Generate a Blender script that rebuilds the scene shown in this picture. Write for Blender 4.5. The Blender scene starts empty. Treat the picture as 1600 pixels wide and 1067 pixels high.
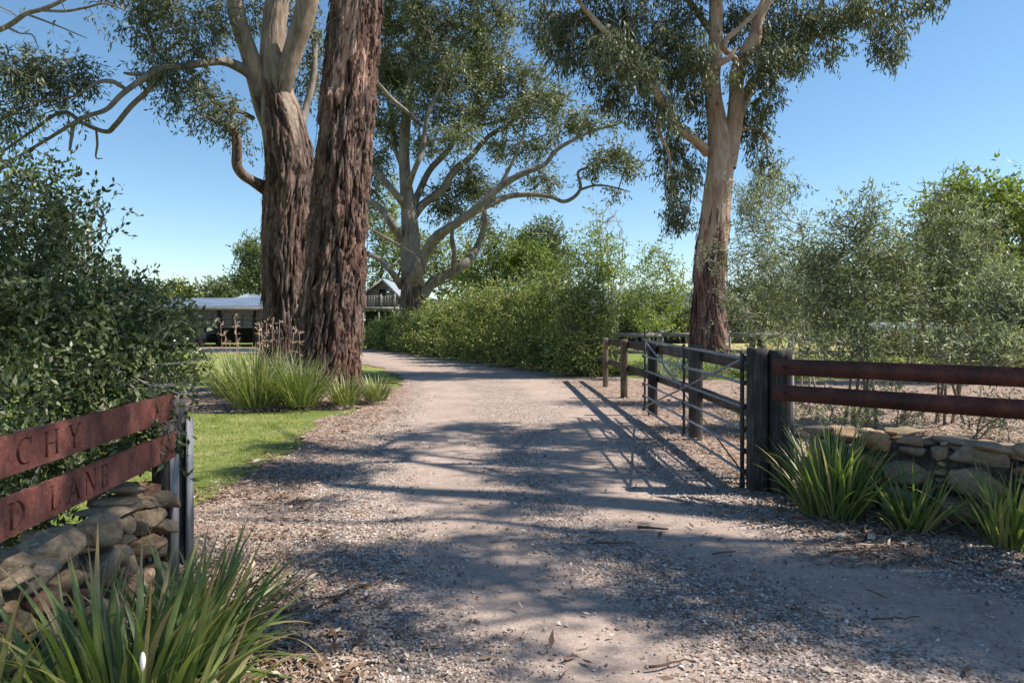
import bpy, math, random
import numpy as np
from mathutils import Vector, Matrix

C = bpy.data.collections.new("scene"); bpy.context.scene.collection.children.link(C)
S = bpy.context.scene
R = math.radians
# ------------------------------------------------------------------ camera, world, sun, exposure
EYE, FPX, HZ = 1.5, 1067.0, 510.0            # eye height, focal length and horizon in photo pixels
cam = bpy.data.cameras.new("camera"); cam_o = bpy.data.objects.new("camera", cam); S.collection.objects.link(cam_o)
cam.sensor_width = 36; cam.lens = 36 * FPX / 1600; cam.shift_y = -(533.5 - HZ) / 1600
cam.clip_end = 2000; cam.clip_start = 0.05
cam_o.location = (0, 0, EYE); cam_o.rotation_euler = (R(90), 0, 0)
S.camera = cam_o
SUN_EL, SUN_AZ = 49.0, 91.0
w = bpy.data.worlds.new("World"); S.world = w; w.use_nodes = True
nt = w.node_tree; nt.nodes.clear()
sky = nt.nodes.new("ShaderNodeTexSky"); sky.sky_type = 'NISHITA'; sky.sun_disc = False
sky.sun_elevation = R(SUN_EL); sky.sun_rotation = R(SUN_AZ); sky.air_density = 1.0; sky.dust_density = 0.1; sky.ozone_density = 2.5
hs = nt.nodes.new("ShaderNodeHueSaturation"); hs.inputs['Saturation'].default_value = 1.1; hs.inputs['Hue'].default_value = 0.494
bg = nt.nodes.new("ShaderNodeBackground"); bg.inputs[1].default_value = 0.1
wo = nt.nodes.new("ShaderNodeOutputWorld")
nt.links.new(sky.outputs[0], hs.inputs['Color']); nt.links.new(hs.outputs[0], bg.inputs[0]); nt.links.new(bg.outputs[0], wo.inputs[0])
sl = bpy.data.lights.new("sun", 'SUN'); sl.energy = 5.0; sl.angle = R(0.5); sl.color = (1, .93, .83)
so = bpy.data.objects.new("sun", sl); S.collection.objects.link(so)
sd = Vector((math.cos(R(SUN_EL)) * math.sin(R(SUN_AZ)), math.cos(R(SUN_EL)) * math.cos(R(SUN_AZ)), math.sin(R(SUN_EL))))
so.rotation_euler = sd.to_track_quat('Z', 'Y').to_euler(); so.location = (20, 0, 30)
S.view_settings.view_transform = 'Standard'; S.view_settings.look = 'None'
S.view_settings.exposure = 0.78; S.view_settings.gamma = 1; S.view_settings.use_curve_mapping = False
S.cycles.use_denoising = True; S.cycles.max_bounces = 6; S.cycles.transparent_max_bounces = 8
S.cycles.diffuse_bounces = 3; S.cycles.transmission_bounces = 4; S.cycles.glossy_bounces = 2

# ------------------------------------------------------------------ helpers
rng = np.random.default_rng(7)
def P(px, py, d): return np.array([(px - 800) / FPX * d, d, EYE - (py - HZ) / FPX * d])
def _h(i, j, k, s):
    n = (i * 374761393 + j * 668265263 + k * 2147483647 + s * 974711) & 0xffffffff
    n = ((n ^ (n >> 13)) * 1274126177) & 0xffffffff
    return ((n ^ (n >> 16)) & 0xffff) / 65535.0
def noise(p, seed=0):
    p = np.asarray(p, float); i = np.floor(p).astype(np.int64); f = p - i; f = f * f * (3 - 2 * f)
    r = 0
    for a in (0, 1):
        wa = f[..., 0] if a else 1 - f[..., 0]
        for b in (0, 1):
            wb = f[..., 1] if b else 1 - f[..., 1]
            for c in (0, 1):
                wc = f[..., 2] if c else 1 - f[..., 2]
                r = r + wa * wb * wc * _h(i[..., 0] + a, i[..., 1] + b, i[..., 2] + c, seed)
    return r
def fbm(p, o=3, seed=0):
    p = np.asarray(p, float); r = 0; a = .5
    for k in range(o): r = r + a * noise(p * 2 ** k, seed + k); a *= .5
    return r / (1 - .5 ** o)

def props(o, label=None, cat=None, group=None, kind=None):
    if label: o['label'] = label
    if cat: o['category'] = cat
    if group: o['group'] = group
    if kind: o['kind'] = kind
    return o
def empty(name, loc, label=None, cat=None, group=None):
    o = bpy.data.objects.new(name, None); o.location = Vector([float(c) for c in loc]); o.empty_display_size = .2
    C.objects.link(o); props(o, label, cat, group); return o
def world_loc(o):
    v = Vector((0, 0, 0))
    while o: v = v + Vector(o.location); o = o.parent
    return v
def npmesh(name, V, F, mat, attrs=None, smooth=False, midx=None):
    V = np.asarray(V, np.float32); F = np.asarray(F, np.int32)
    me = bpy.data.meshes.new(name); n, k = F.shape
    me.vertices.add(len(V)); me.vertices.foreach_set('co', V.ravel())
    me.loops.add(n * k); me.loops.foreach_set('vertex_index', F.ravel())
    me.polygons.add(n); me.polygons.foreach_set('loop_start', np.arange(0, n * k, k, dtype=np.int32))
    try: me.polygons.foreach_set('loop_total', np.full(n, k, np.int32))
    except Exception: pass
    if smooth: me.polygons.foreach_set('use_smooth', np.ones(n, bool))
    for m in (mat if isinstance(mat, (list, tuple)) else [mat]): me.materials.append(m)
    if midx is not None: me.polygons.foreach_set('material_index', np.asarray(midx, np.int32))
    me.update(calc_edges=True)
    for a, v in (attrs or {}).items():
        at = me.attributes.new(a, 'FLOAT', 'POINT'); at.data.foreach_set('value', np.asarray(v, np.float32))
    return me
def link(name, me, parent=None, kind=None):
    """mesh given in WORLD coordinates; moved to its parent's frame (parents are unrotated)"""
    o = bpy.data.objects.new(name, me); C.objects.link(o)
    if parent is not None:
        o.parent = parent; L = world_loc(parent)
        me.transform(Matrix.Translation(-L))
    if kind: o['kind'] = kind
    return o
class MB:
    """collects quads and triangles (triangles stored as degenerate-free separate list)"""
    def __init__(s): s.V = []; s.Q = []; s.n = 0; s.A = []
    def add(s, V, Q, a=0.0):
        V = np.asarray(V, float); s.V.append(V); s.Q.append(np.asarray(Q, int) + s.n); s.n += len(V)
        s.A.append(np.broadcast_to(np.asarray(a, float), (len(V),)))
    def box(s, c, size, ax=None, a=0.0):
        h = np.array(size) / 2; c = np.array(c, float)
        ax = np.eye(3) if ax is None else np.array(ax, float)
        V = [c + (x * h[0]) * ax[0] + (y * h[1]) * ax[1] + (z * h[2]) * ax[2] for x in (-1, 1) for y in (-1, 1) for z in (-1, 1)]
        s.add(V, [(0, 1, 3, 2), (4, 6, 7, 5), (0, 4, 5, 1), (2, 3, 7, 6), (0, 2, 6, 4), (1, 5, 7, 3)], a); return s
    def tube(s, p, r, n=8, a=0.0, cap=True):
        p = np.asarray(p, float); m = len(p); r = np.broadcast_to(np.asarray(r, float), (m,))
        t = np.gradient(p, axis=0); t /= np.linalg.norm(t, axis=1)[:, None] + 1e-9
        u = np.cross(t, [0.13, 1, 0.07]) ; bad = np.linalg.norm(u, axis=1) < .1
        u[bad] = np.cross(t[bad], [1, 0, .2]); u /= np.linalg.norm(u, axis=1)[:, None]; v = np.cross(t, u)
        an = np.arange(n) * 2 * math.pi / n
        V = p[:, None] + r[:, None, None] * (np.cos(an)[None, :, None] * u[:, None] + np.sin(an)[None, :, None] * v[:, None])
        i = np.arange(m - 1)[:, None] * n; j = np.arange(n)[None]; k = (j + 1) % n
        Q = np.stack([i + j, i + k, i + n + k, i + n + j], -1).reshape(-1, 4)
        V = V.reshape(-1, 3)
        if cap:
            b = len(V); V = np.vstack([V, p[:1], p[-1:]])
            e = []
            for q in range(0, n, 2):
                e.append((b, (q + 2) % n, (q + 1) % n, q)); o_ = (m - 1) * n; e.append((b + 1, o_ + q, o_ + (q + 1) % n, o_ + (q + 2) % n))
            if n % 2 == 0: Q = np.vstack([Q, e])
        s.add(V, Q, a); return s
    def build(s, name, mat, parent=None, smooth=False, kind=None, attr='v'):
        me = npmesh(name, np.vstack(s.V), np.vstack(s.Q), mat, {attr: np.concatenate(s.A)}, smooth)
        return link(name, me, parent, kind)

# ------------------------------------------------------------------ materials
def mat(name):
    m = bpy.data.materials.new(name); m.use_nodes = True; m.node_tree.nodes.clear(); return m, m.node_tree
def N(t, typ, **kw):
    n = t.nodes.new(typ)
    for k, v in kw.items():
        if k.startswith('i_'):
            key = k[2:]; key = int(key) if key.isdigit() else key.replace('_', ' ')
            n.inputs[key].default_value = v
        else: setattr(n, k, v)
    return n
def ramp(t, fac, stops):
    n = t.nodes.new('ShaderNodeValToRGB'); cr = n.color_ramp
    while len(cr.elements) < len(stops): cr.elements.new(.5)
    for e, (p, c) in zip(cr.elements, stops): e.position = p; e.color = (*c, 1)
    t.links.new(fac, n.inputs[0]); return n.outputs[0]
def mixc(t, f, a, b, mode='MIX'):
    n = t.nodes.new('ShaderNodeMix'); n.data_type = 'RGBA'; n.blend_type = mode
    for idx, v in ((0, f), (6, a), (7, b)):
        if isinstance(v, (float, int)): n.inputs[idx].default_value = v
        elif isinstance(v, tuple): n.inputs[idx].default_value = (*v, 1)
        else: t.links.new(v, n.inputs[idx])
    return n.outputs[2]
def math_(t, op, a, b=0.0, clamp=False):
    n = t.nodes.new('ShaderNodeMath'); n.operation = op; n.use_clamp = clamp
    for i, v in enumerate((a, b)):
        if isinstance(v, (float, int)): n.inputs[i].default_value = v
        else: t.links.new(v, n.inputs[i])
    return n.outputs[0]
def coords(t, scale=(1, 1, 1), kind='Object'):
    tc = N(t, 'ShaderNodeTexCoord'); mp = N(t, 'ShaderNodeMapping'); mp.inputs['Scale'].default_value = scale
    t.links.new(tc.outputs[kind], mp.inputs[0]); return mp.outputs[0]
def nz(t, vec, scale, detail=4, rough=.6):
    n = N(t, 'ShaderNodeTexNoise'); n.inputs['Scale'].default_value = scale; n.inputs['Detail'].default_value = detail
    n.inputs['Roughness'].default_value = rough; t.links.new(vec, n.inputs['Vector']); return n.outputs[0]
def attr(t, name): n = N(t, 'ShaderNodeAttribute'); n.attribute_name = name; return n.outputs['Fac']
def out(t, col, rough=.8, bump=None, bs=.3, bd=.02, metal=0, spec=.3):
    b = N(t, 'ShaderNodeBsdfPrincipled')
    if isinstance(col, tuple): b.inputs['Base Color'].default_value = (*col, 1)
    else: t.links.new(col, b.inputs['Base Color'])
    if isinstance(rough, float): b.inputs['Roughness'].default_value = rough
    else: t.links.new(rough, b.inputs['Roughness'])
    b.inputs['Metallic'].default_value = metal; b.inputs['Specular IOR Level'].default_value = spec
    if bump is not None:
        bn = N(t, 'ShaderNodeBump'); bn.inputs['Strength'].default_value = bs; bn.inputs['Distance'].default_value = bd
        t.links.new(bump, bn.inputs['Height']); t.links.new(bn.outputs[0], b.inputs['Normal'])
    o = N(t, 'ShaderNodeOutputMaterial'); t.links.new(b.outputs[0], o.inputs[0]); return b
def leafmat(name, dark, mid, light, trans=.3, rough=.45, spec=.4):
    m, t = mat(name); v = attr(t, 'v')
    col = ramp(t, v, [(0, dark), (.5, mid), (1, light)])
    b = N(t, 'ShaderNodeBsdfPrincipled'); t.links.new(col, b.inputs['Base Color']); b.inputs['Roughness'].default_value = rough
    b.inputs['Specular IOR Level'].default_value = spec
    tr = N(t, 'ShaderNodeBsdfTranslucent'); tc = mixc(t, 1.0, col, (1.0, 1.15, .45), 'MULTIPLY'); t.links.new(tc, tr.inputs[0])
    mx = N(t, 'ShaderNodeMixShader'); mx.inputs[0].default_value = trans
    t.links.new(b.outputs[0], mx.inputs[1]); t.links.new(tr.outputs[0], mx.inputs[2])
    o = N(t, 'ShaderNodeOutputMaterial'); t.links.new(mx.outputs[0], o.inputs[0]); return m
M = {}
M['gum'] = leafmat('gum_leaf', (.065, .072, .036), (.135, .145, .075), (.28, .29, .17), .24, .5, .3)
M['gum_dark'] = leafmat('gum_leaf_dark', (.055, .065, .038), (.11, .125, .072), (.24, .25, .17), .25, .5, .3)
M['olive'] = leafmat('silver_leaf', (.10, .12, .06), (.24, .265, .155), (.50, .52, .38), .3, .5)
M['bush'] = leafmat('bush_leaf', (.045, .062, .025), (.085, .115, .042), (.19, .22, .10), .25, .42, .45)
M['hedge'] = leafmat('hedge_leaf', (.085, .12, .035), (.19, .235, .07), (.40, .39, .15), .38, .55)
M['bright'] = leafmat('bright_leaf', (.11, .15, .035), (.23, .285, .075), (.40, .43, .16), .4, .5)
M['yellow'] = leafmat('yellow_leaf', (.10, .12, .03), (.22, .24, .06), (.38, .37, .12), .35, .5)
M['dull'] = leafmat('dull_leaf', (.07, .09, .04), (.15, .18, .075), (.27, .30, .14), .3, .55)
M['grass'] = leafmat('lawn_blade', (.16, .20, .045), (.29, .33, .09), (.50, .48, .21), .35, .5)
M['strap'] = leafmat('strap_leaf_far', (.11, .14, .045), (.23, .265, .10), (.50, .45, .27), .3, .4)
M['plume'] = leafmat('flower_plume', (.4, .26, .2), (.55, .38, .3), (.7, .55, .45), .2, .8)
M['silver'] = leafmat('silver_groundcover', (.15, .19, .15), (.27, .33, .28), (.42, .48, .46), .2, .7)
M['litter'] = leafmat('fallen_leaf', (.10, .055, .035), (.26, .16, .10), (.55, .46, .36), .1, .7)

def bark_mat(name, rcols, scols):
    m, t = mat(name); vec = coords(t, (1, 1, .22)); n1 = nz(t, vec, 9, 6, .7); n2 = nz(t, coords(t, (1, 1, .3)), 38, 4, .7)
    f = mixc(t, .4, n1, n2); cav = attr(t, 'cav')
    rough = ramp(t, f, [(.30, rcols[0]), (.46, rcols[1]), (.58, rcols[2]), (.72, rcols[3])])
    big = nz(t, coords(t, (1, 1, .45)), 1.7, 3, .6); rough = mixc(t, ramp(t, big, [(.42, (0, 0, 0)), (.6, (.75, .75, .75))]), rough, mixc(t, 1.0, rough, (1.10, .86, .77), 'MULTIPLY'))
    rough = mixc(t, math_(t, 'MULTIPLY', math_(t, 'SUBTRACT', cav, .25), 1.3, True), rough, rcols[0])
    sm = ramp(t, mixc(t, .45, nz(t, coords(t, (1, 1, .35)), 3.2, 5, .65), nz(t, coords(t, (1, 1, .12)), 16, 5, .75)), [(.3, scols[0]), (.45, scols[1]), (.58, scols[2]), (.72, scols[3])])
    k = attr(t, 'rough'); edge = math_(t, 'ADD', k, math_(t, 'MULTIPLY', math_(t, 'SUBTRACT', n1, .5), 1.2))
    kk = ramp(t, edge, [(.46, (0, 0, 0)), (.54, (1, 1, 1))])
    col = mixc(t, kk, sm, rough)
    out(t, col, .85, mixc(t, .5, n2, n1), .7, .03, 0, .2); return m
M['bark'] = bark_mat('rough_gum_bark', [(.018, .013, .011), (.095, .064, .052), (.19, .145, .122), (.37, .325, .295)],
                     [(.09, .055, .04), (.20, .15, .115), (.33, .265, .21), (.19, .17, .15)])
M['bark_tan'] = bark_mat('tan_gum_bark', [(.035, .024, .02), (.13, .08, .065), (.26, .17, .14), (.42, .36, .32)],
                         [(.13, .07, .045), (.31, .205, .145), (.45, .35, .27), (.25, .22, .19)])
M['bark_red'] = bark_mat('red_gum_bark', [(.015, .011, .010), (.085, .052, .042), (.20, .145, .12), (.43, .37, .335)],
                         [(.20, .11, .085), (.33, .19, .15), (.42, .27, .22), (.30, .24, .21)])
M['bark_grey'] = bark_mat('grey_gum_bark', [(.035, .026, .02), (.095, .072, .056), (.17, .135, .11), (.30, .26, .23)],
                          [(.06, .048, .04), (.135, .115, .096), (.24, .21, .18), (.12, .11, .10)])
m, t = mat('twig_bark'); out(t, ramp(t, nz(t, coords(t), 6, 3), [(.3, (.10, .08, .065)), (.7, (.26, .225, .19))]), .85); M['twig'] = m
m, t = mat('pale_twig_bark'); out(t, ramp(t, nz(t, coords(t), 6, 3), [(.3, (.22, .19, .16)), (.7, (.42, .38, .33))]), .8); M['twig_pale'] = m

def wood_mat(name, cols, s=1, axis=2):
    m, t = mat(name); sc = [22 * s, 22 * s, 22 * s]; sc[axis] = 1.4 * s; vec = coords(t, tuple(sc))
    g = nz(t, vec, 1.6, 6, .7); st = nz(t, coords(t), 3.5, 4); f = mixc(t, .35, g, st)
    oi = N(t, 'ShaderNodeObjectInfo').outputs['Random']
    f2 = math_(t, 'ADD', f, math_(t, 'MULTIPLY', math_(t, 'SUBTRACT', oi, .5), .12))
    out(t, ramp(t, f2, [(.33, cols[0]), (.5, cols[1]), (.66, cols[2])]), .85, g, .5, .008, 0, .2); return m
M['post'] = wood_mat('weathered_post', [(.035, .03, .027), (.10, .088, .078), (.23, .21, .19)])
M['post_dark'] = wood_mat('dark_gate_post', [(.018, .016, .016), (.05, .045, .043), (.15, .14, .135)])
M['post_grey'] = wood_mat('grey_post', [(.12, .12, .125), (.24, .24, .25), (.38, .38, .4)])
M['post_brown'] = wood_mat('brown_post', [(.06, .045, .028), (.14, .11, .07), (.26, .215, .15)])
M['rail'] = wood_mat('fence_rail', [(.03, .023, .018), (.085, .066, .052), (.19, .165, .145)], 1, 1)
M['rail_x'] = wood_mat('far_fence_rail', [(.12, .11, .10), (.25, .235, .22), (.4, .38, .36)], 1, 0)
m, t = mat('galvanised_steel'); g = nz(t, coords(t), 20, 4); out(t, ramp(t, g, [(.3, (.16, .165, .18)), (.7, (.36, .37, .39))]), .5, g, .2, .004, .55, .5); M['steel'] = m
m, t = mat('black_iron'); out(t, ramp(t, nz(t, coords(t), 30, 3), [(.35, (.025, .025, .03)), (.7, (.09, .085, .085))]), .6, None, 0, 0, .4); M['iron'] = m
def rust(name, a, b, c):
    m, t = mat(name); v = coords(t); n1 = nz(t, v, 4, 6, .7); n2 = nz(t, v, 60, 3, .7); n3 = nz(t, coords(t, (1, 1, .25)), 14, 4)
    col = ramp(t, mixc(t, .35, n1, n2), [(.36, a), (.5, b), (.64, c)])
    col = mixc(t, ramp(t, n3, [(.57, (0, 0, 0)), (.66, (.55, .55, .55))]), col, (.055, .03, .028))
    out(t, col, .62, n2, .35, .003, .15, .35); return m
M['rust'] = rust('rusty_steel', (.055, .022, .019), (.135, .045, .036), (.26, .10, .075))
M['rust_dark'] = rust('dark_rusty_steel', (.032, .013, .011), (.078, .027, .021), (.155, .055, .038))

m, t = mat('field_stone'); v = coords(t); oi = N(t, 'ShaderNodeObjectInfo').outputs['Random']
base = ramp(t, oi, [(0, (.22, .18, .14)), (.25, (.34, .26, .17)), (.45, (.26, .225, .185)), (.62, (.40, .26, .15)), (.8, (.33, .285, .225)), (.9, (.28, .15, .11)), (1, (.40, .33, .23))])
n1 = nz(t, v, 7, 6, .7); n2 = nz(t, v, 45, 4, .7)
col = mixc(t, 1.0, base, ramp(t, n1, [(.3, (.5, .46, .42)), (.5, (.95, .88, .8)), (.7, (1.35, 1.25, 1.1))]), 'MULTIPLY')
col = mixc(t, ramp(t, nz(t, v, 12, 5, .75), [(.58, (0, 0, 0)), (.64, (.7, .7, .7))]), col, (.42, .42, .38))
col = mixc(t, ramp(t, nz(t, v, 9, 4, .7), [(.60, (0, 0, 0)), (.68, (.6, .6, .6))]), col, (.10, .095, .09))
out(t, col, .9, mixc(t, .5, n1, n2), .6, .02, 0, .2); M['stone'] = m
m, t = mat('rubble_core'); out(t, ramp(t, nz(t, coords(t), 25, 5), [(.3, (.03, .026, .022)), (.7, (.12, .10, .085))]), .95, nz(t, coords(t), 30, 4), .8, .03); M['core'] = m

# gravel driveway: attributes track (0..1 wheel tracks) and litter (0..1 bark and leaf litter)
m, t = mat('gravel'); v = coords(t)
vo = N(t, 'ShaderNodeTexVoronoi'); vo.inputs['Scale'].default_value = 62; t.links.new(v, vo.inputs['Vector'])
vo2 = N(t, 'ShaderNodeTexVoronoi'); vo2.inputs['Scale'].default_value = 24; t.links.new(v, vo2.inputs['Vector'])
tr = attr(t, 'track'); li = attr(t, 'litter'); nb = nz(t, v, .9, 6, .65); nf = nz(t, v, 130, 3, .7); nm = nz(t, v, 6, 5, .7)
sep = N(t, 'ShaderNodeSeparateColor'); t.links.new(vo.outputs['Color'], sep.inputs[0])
peb = ramp(t, sep.outputs[0], [(0, (.08, .06, .05)), (.3, (.22, .175, .145)), (.6, (.34, .285, .245)), (.85, (.45, .395, .35)), (1, (.58, .53, .48))])
fine = ramp(t, mixc(t, .5, nf, nm), [(.3, (.26, .20, .165)), (.5, (.38, .31, .262)), (.7, (.50, .42, .36))])
kf = math_(t, 'ADD', math_(t, 'MULTIPLY', tr, 1.0), math_(t, 'MULTIPLY', math_(t, 'SUBTRACT', nb, .5), 1.3), True)
col = mixc(t, ramp(t, kf, [(.15, (.12, .12, .12)), (.7, (.8, .8, .8))]), peb, fine)
sep2 = N(t, 'ShaderNodeSeparateColor'); t.links.new(vo2.outputs['Color'], sep2.inputs[0])
lit = ramp(t, sep2.outputs[1], [(0, (.07, .04, .03)), (.3, (.17, .10, .07)), (.6, (.29, .20, .15)), (.85, (.40, .31, .25)), (1, (.5, .42, .36))])
kl = math_(t, 'ADD', li, math_(t, 'MULTIPLY', math_(t, 'SUBTRACT', nz(t, v, 1.7, 6, .75), .5), 1.6), True)
col = mixc(t, ramp(t, kl, [(.35, (0, 0, 0)), (.85, (.75, .75, .75))]), col, lit)
col = mixc(t, 1.0, col, ramp(t, nb, [(.3, (.80, .76, .76)), (.6, (1.06, 1.0, .98))]), 'MULTIPLY')
hb = mixc(t, tr, vo.outputs['Distance'], nf)
out(t, col, .92, hb, .55, .012, 0, .15); M['gravel'] = m
m, t = mat('chip'); v = attr(t, 'v')
out(t, ramp(t, v, [(0, (.09, .07, .055)), (.2, (.20, .155, .125)), (.45, (.31, .25, .21)), (.6, (.31, .205, .145)), (.78, (.41, .35, .30)), (.93, (.52, .475, .43)), (1, (.66, .63, .58))]), .85, None, 0, 0, 0, .2); M['chip'] = m
m, t = mat('grass_ground'); v = coords(t); a = nz(t, v, .35, 6, .65); b = nz(t, v, 45, 4, .8)
out(t, mixc(t, 1.0, ramp(t, a, [(.35, (.15, .19, .05)), (.55, (.21, .25, .07)), (.7, (.30, .31, .12))]), ramp(t, b, [(.3, (.6, .6, .6)), (.7, (1.15, 1.15, 1.1))]), 'MULTIPLY'), .95, b, .8, .03, 0, .1); M['ground'] = m
m, t = mat('lawn_turf'); v = coords(t); a = nz(t, v, 1.6, 7, .75); b = nz(t, v, 70, 4, .8)
out(t, mixc(t, 1.0, ramp(t, a, [(.36, (.14, .19, .04)), (.5, (.26, .30, .08)), (.64, (.42, .40, .18))]), ramp(t, b, [(.3, (.55, .55, .55)), (.7, (1.15, 1.15, 1.1))]), 'MULTIPLY'), .95, b, .9, .03, 0, .1); M['lawn'] = m
m, t = mat('dry_grass'); v = coords(t); a = nz(t, v, .7, 6, .7); b = nz(t, v, 50, 4, .8)
out(t, mixc(t, 1.0, ramp(t, a, [(.3, (.24, .28, .08)), (.5, (.42, .36, .16)), (.7, (.52, .42, .24))]), ramp(t, b, [(.3, (.6, .6, .6)), (.7, (1.1, 1.1, 1.1))]), 'MULTIPLY'), .95, b, .8, .03, 0, .1); M['dry'] = m
m, t = mat('bark_mulch'); v = coords(t); vo = N(t, 'ShaderNodeTexVoronoi'); vo.inputs['Scale'].default_value = 28; t.links.new(v, vo.inputs['Vector'])
sp = N(t, 'ShaderNodeSeparateColor'); t.links.new(vo.outputs['Color'], sp.inputs[0])
out(t, ramp(t, sp.outputs[0], [(0, (.07, .045, .035)), (.4, (.18, .12, .09)), (.8, (.32, .24, .19)), (1, (.45, .38, .32))]), .95, vo.outputs['Distance'], .8, .03, 0, .1); M['mulch'] = m
def flat(name, col, rough=.7, metal=0, var=.12, sc=3):
    m, t = mat(name); n = nz(t, coords(t), sc, 5, .6)
    out(t, ramp(t, n, [(.3, tuple(c * (1 - var) for c in col)), (.7, tuple(min(1, c * (1 + var)) for c in col))]), rough, n, .1, .01, metal); return m
M['roof'] = flat('weathered_iron_roof', (.10, .14, .20), .6, 0, .3, .6)
M['roof_pale'] = flat('pale_iron_roof', (.24, .28, .33), .55, 0, .1)
M['sheet'] = flat('shed_sheet', (.20, .19, .165), .7, 0, .2)
M['dark'] = flat('dark_timber', (.035, .032, .03), .8)
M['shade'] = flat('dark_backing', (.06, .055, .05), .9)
M['slab'] = flat('weatherboard', (.30, .265, .24), .85, 0, .25, 2)
M['lattice'] = flat('grey_lattice', (.21, .20, .19), .8, 0, .15)
M['white'] = flat('pale_paint', (.6, .6, .58), .6)
M['carpaint'] = flat('dark_car_paint', (.02, .022, .028), .25)
M['glass'] = flat('dark_glass', (.02, .025, .03), .1)
M['red'] = flat('red_lens', (.5, .03, .025), .3)
M['rubber'] = flat('tyre_rubber', (.025, .025, .025), .8)
M['petal'] = flat('white_petal', (.8, .8, .76), .6)
# ------------------------------------------------------------------ foliage and growth
def unit(a): return a / (np.linalg.norm(a, axis=-1, keepdims=True) + 1e-9)
def leaves(cen, n, spread, L, W, droop=.6, up=0.0, v0=.5, vs=.35, r=None, flat=1.0, out_from=None):
    """n kite leaves round every centre; returns V,F,v"""
    r = r or rng; K = len(cen)
    c = np.repeat(cen, n, 0); m = len(c)
    # short sprigs: a few hanging or rising shoots at each tip, leaves set along them
    per = 7; ns = max(1, -(-n // per)); sid = np.tile(np.arange(n) // per, K) + np.repeat(np.arange(K), n) * ns
    sb = r.normal(0, 1, (K * ns, 3)) * spread * .75; sb[:, 2] *= flat; sd2 = r.normal(0, 1, (K * ns, 3)); sd2[:, 2] += (up - droop) * .8; sd2 = unit(sd2)
    tt = np.tile((np.arange(n) % per + .5) / per, K)[:, None]; off = sb[sid] + sd2[sid] * tt * (spread * 1.1 + L * 1.3) + r.normal(0, 1, (m, 3)) * spread * .12; c = c + off
    d = r.normal(0, .62, (m, 3)) + sd2[sid] * .75; d[:, 2] += (-droop + up) * .7
    if out_from is not None: d += unit(c - out_from) * .9
    d = unit(d); s = unit(np.cross(d, r.normal(0, 1, (m, 3))))
    l = L * r.uniform(.6, 1.3, (m, 1)); wd = W * r.uniform(.7, 1.25, (m, 1)) / 2
    nrm = np.cross(d, s)
    V = np.stack([c, c + d * l * .42 + s * wd + nrm * wd * .35, c + d * l, c + d * l * .42 - s * wd + nrm * wd * .35], 1).reshape(-1, 3)
    F = np.arange(m * 4).reshape(-1, 4)
    vv = v0 + np.repeat(r.normal(0, vs * .3, K), n) + r.normal(0, vs * .4, K * ns)[sid] + r.normal(0, vs * .45, m)
    return V, F, np.repeat(np.clip(vv, 0, 1), 4)
def foliage_obj(parts, mt, parent, name='foliage', kind='stuff'):
    V = np.vstack([p[0] for p in parts]); o = 0; F = []
    for p in parts: F.append(p[1] + o); o += len(p[0])
    me = npmesh(name, V, np.vstack(F), mt, {'v': np.concatenate([p[2] for p in parts])})
    return link(name, me, parent, kind)
def grow(base, att, seg=.5, jit=.12, sag=0.0, r=None):
    """joins every attractor to the nearest grown node; returns nodes, parent, radii weight, tip ids"""
    r = r or rng; nodes = [np.asarray(b, float) for b in base]; par = [-1] * len(nodes); tips = []
    B = np.array(nodes); d0 = np.min(np.linalg.norm(att[:, None] - B[None], axis=2), 1)
    cap_ = np.zeros((len(base) + len(att) * 8, 3)); cap_[:len(base)] = B; n = len(base)
    dist = np.zeros(len(cap_))
    for a in att[np.argsort(d0)]:
        D = np.linalg.norm(cap_[:n] - a, axis=1) + .25 * dist[:n]; i = int(np.argmin(D)); p = cap_[i].copy()
        L = np.linalg.norm(a - p); k = int(min(7, max(1, round(L / seg)))); prev = i
        for q in range(1, k + 1):
            f = q / k; x = p + (a - p) * f
            if q < k: x = x + r.normal(0, 1, 3) * jit * min(L, 1.5) * .5 + np.array([0, 0, 1]) * sag * L * math.sin(math.pi * f)
            cap_[n] = x; par.append(prev); dist[n] = dist[prev] + L / k; prev = n; n += 1
        tips.append(prev)
    nodes = cap_[:n]; wt = np.zeros(n)
    for tpi in tips: wt[tpi] += 1
    for i in range(n - 1, len(base) - 1, -1): wt[par[i]] += wt[i]
    return nodes, np.array(par), wt, np.array(tips)
def twig_mesh(nodes, par, wt, nb, r0, rmax, p=.42):
    i = np.arange(nb, len(nodes)); a = nodes[par[i]]; b = nodes[i]
    ra = np.minimum(rmax, r0 * np.maximum(wt[par[i]], 1) ** p); rb = np.minimum(rmax, r0 * np.maximum(wt[i], 1) ** p)
    ra = np.minimum(ra, rb * 1.5)
    t = unit(b - a); u = unit(np.cross(t, [.3, .9, .25])); v = np.cross(t, u); n = 4
    an = np.arange(n) * 2 * math.pi / n; ring = np.cos(an)[None, :, None] * u[:, None] + np.sin(an)[None, :, None] * v[:, None]
    V = np.concatenate([a[:, None] + ring * ra[:, None, None], (b + t * rb[:, None] * .3)[:, None] + ring * rb[:, None, None]], 1).reshape(-1, 3)
    k = np.arange(len(i))[:, None] * 8; j = np.arange(n)[None]; jj = (j + 1) % n
    F = np.stack([k + j, k + jj, k + 4 + jj, k + 4 + j], -1).reshape(-1, 4)
    return V, F
def ell(c, rad, n, r=None, shell=.35):
    r = r or rng; d = unit(r.normal(0, 1, (n, 3))); q = r.uniform(shell, 1, (n, 1)) ** .6
    return np.asarray(c) + d * q * np.asarray(rad)
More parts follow.
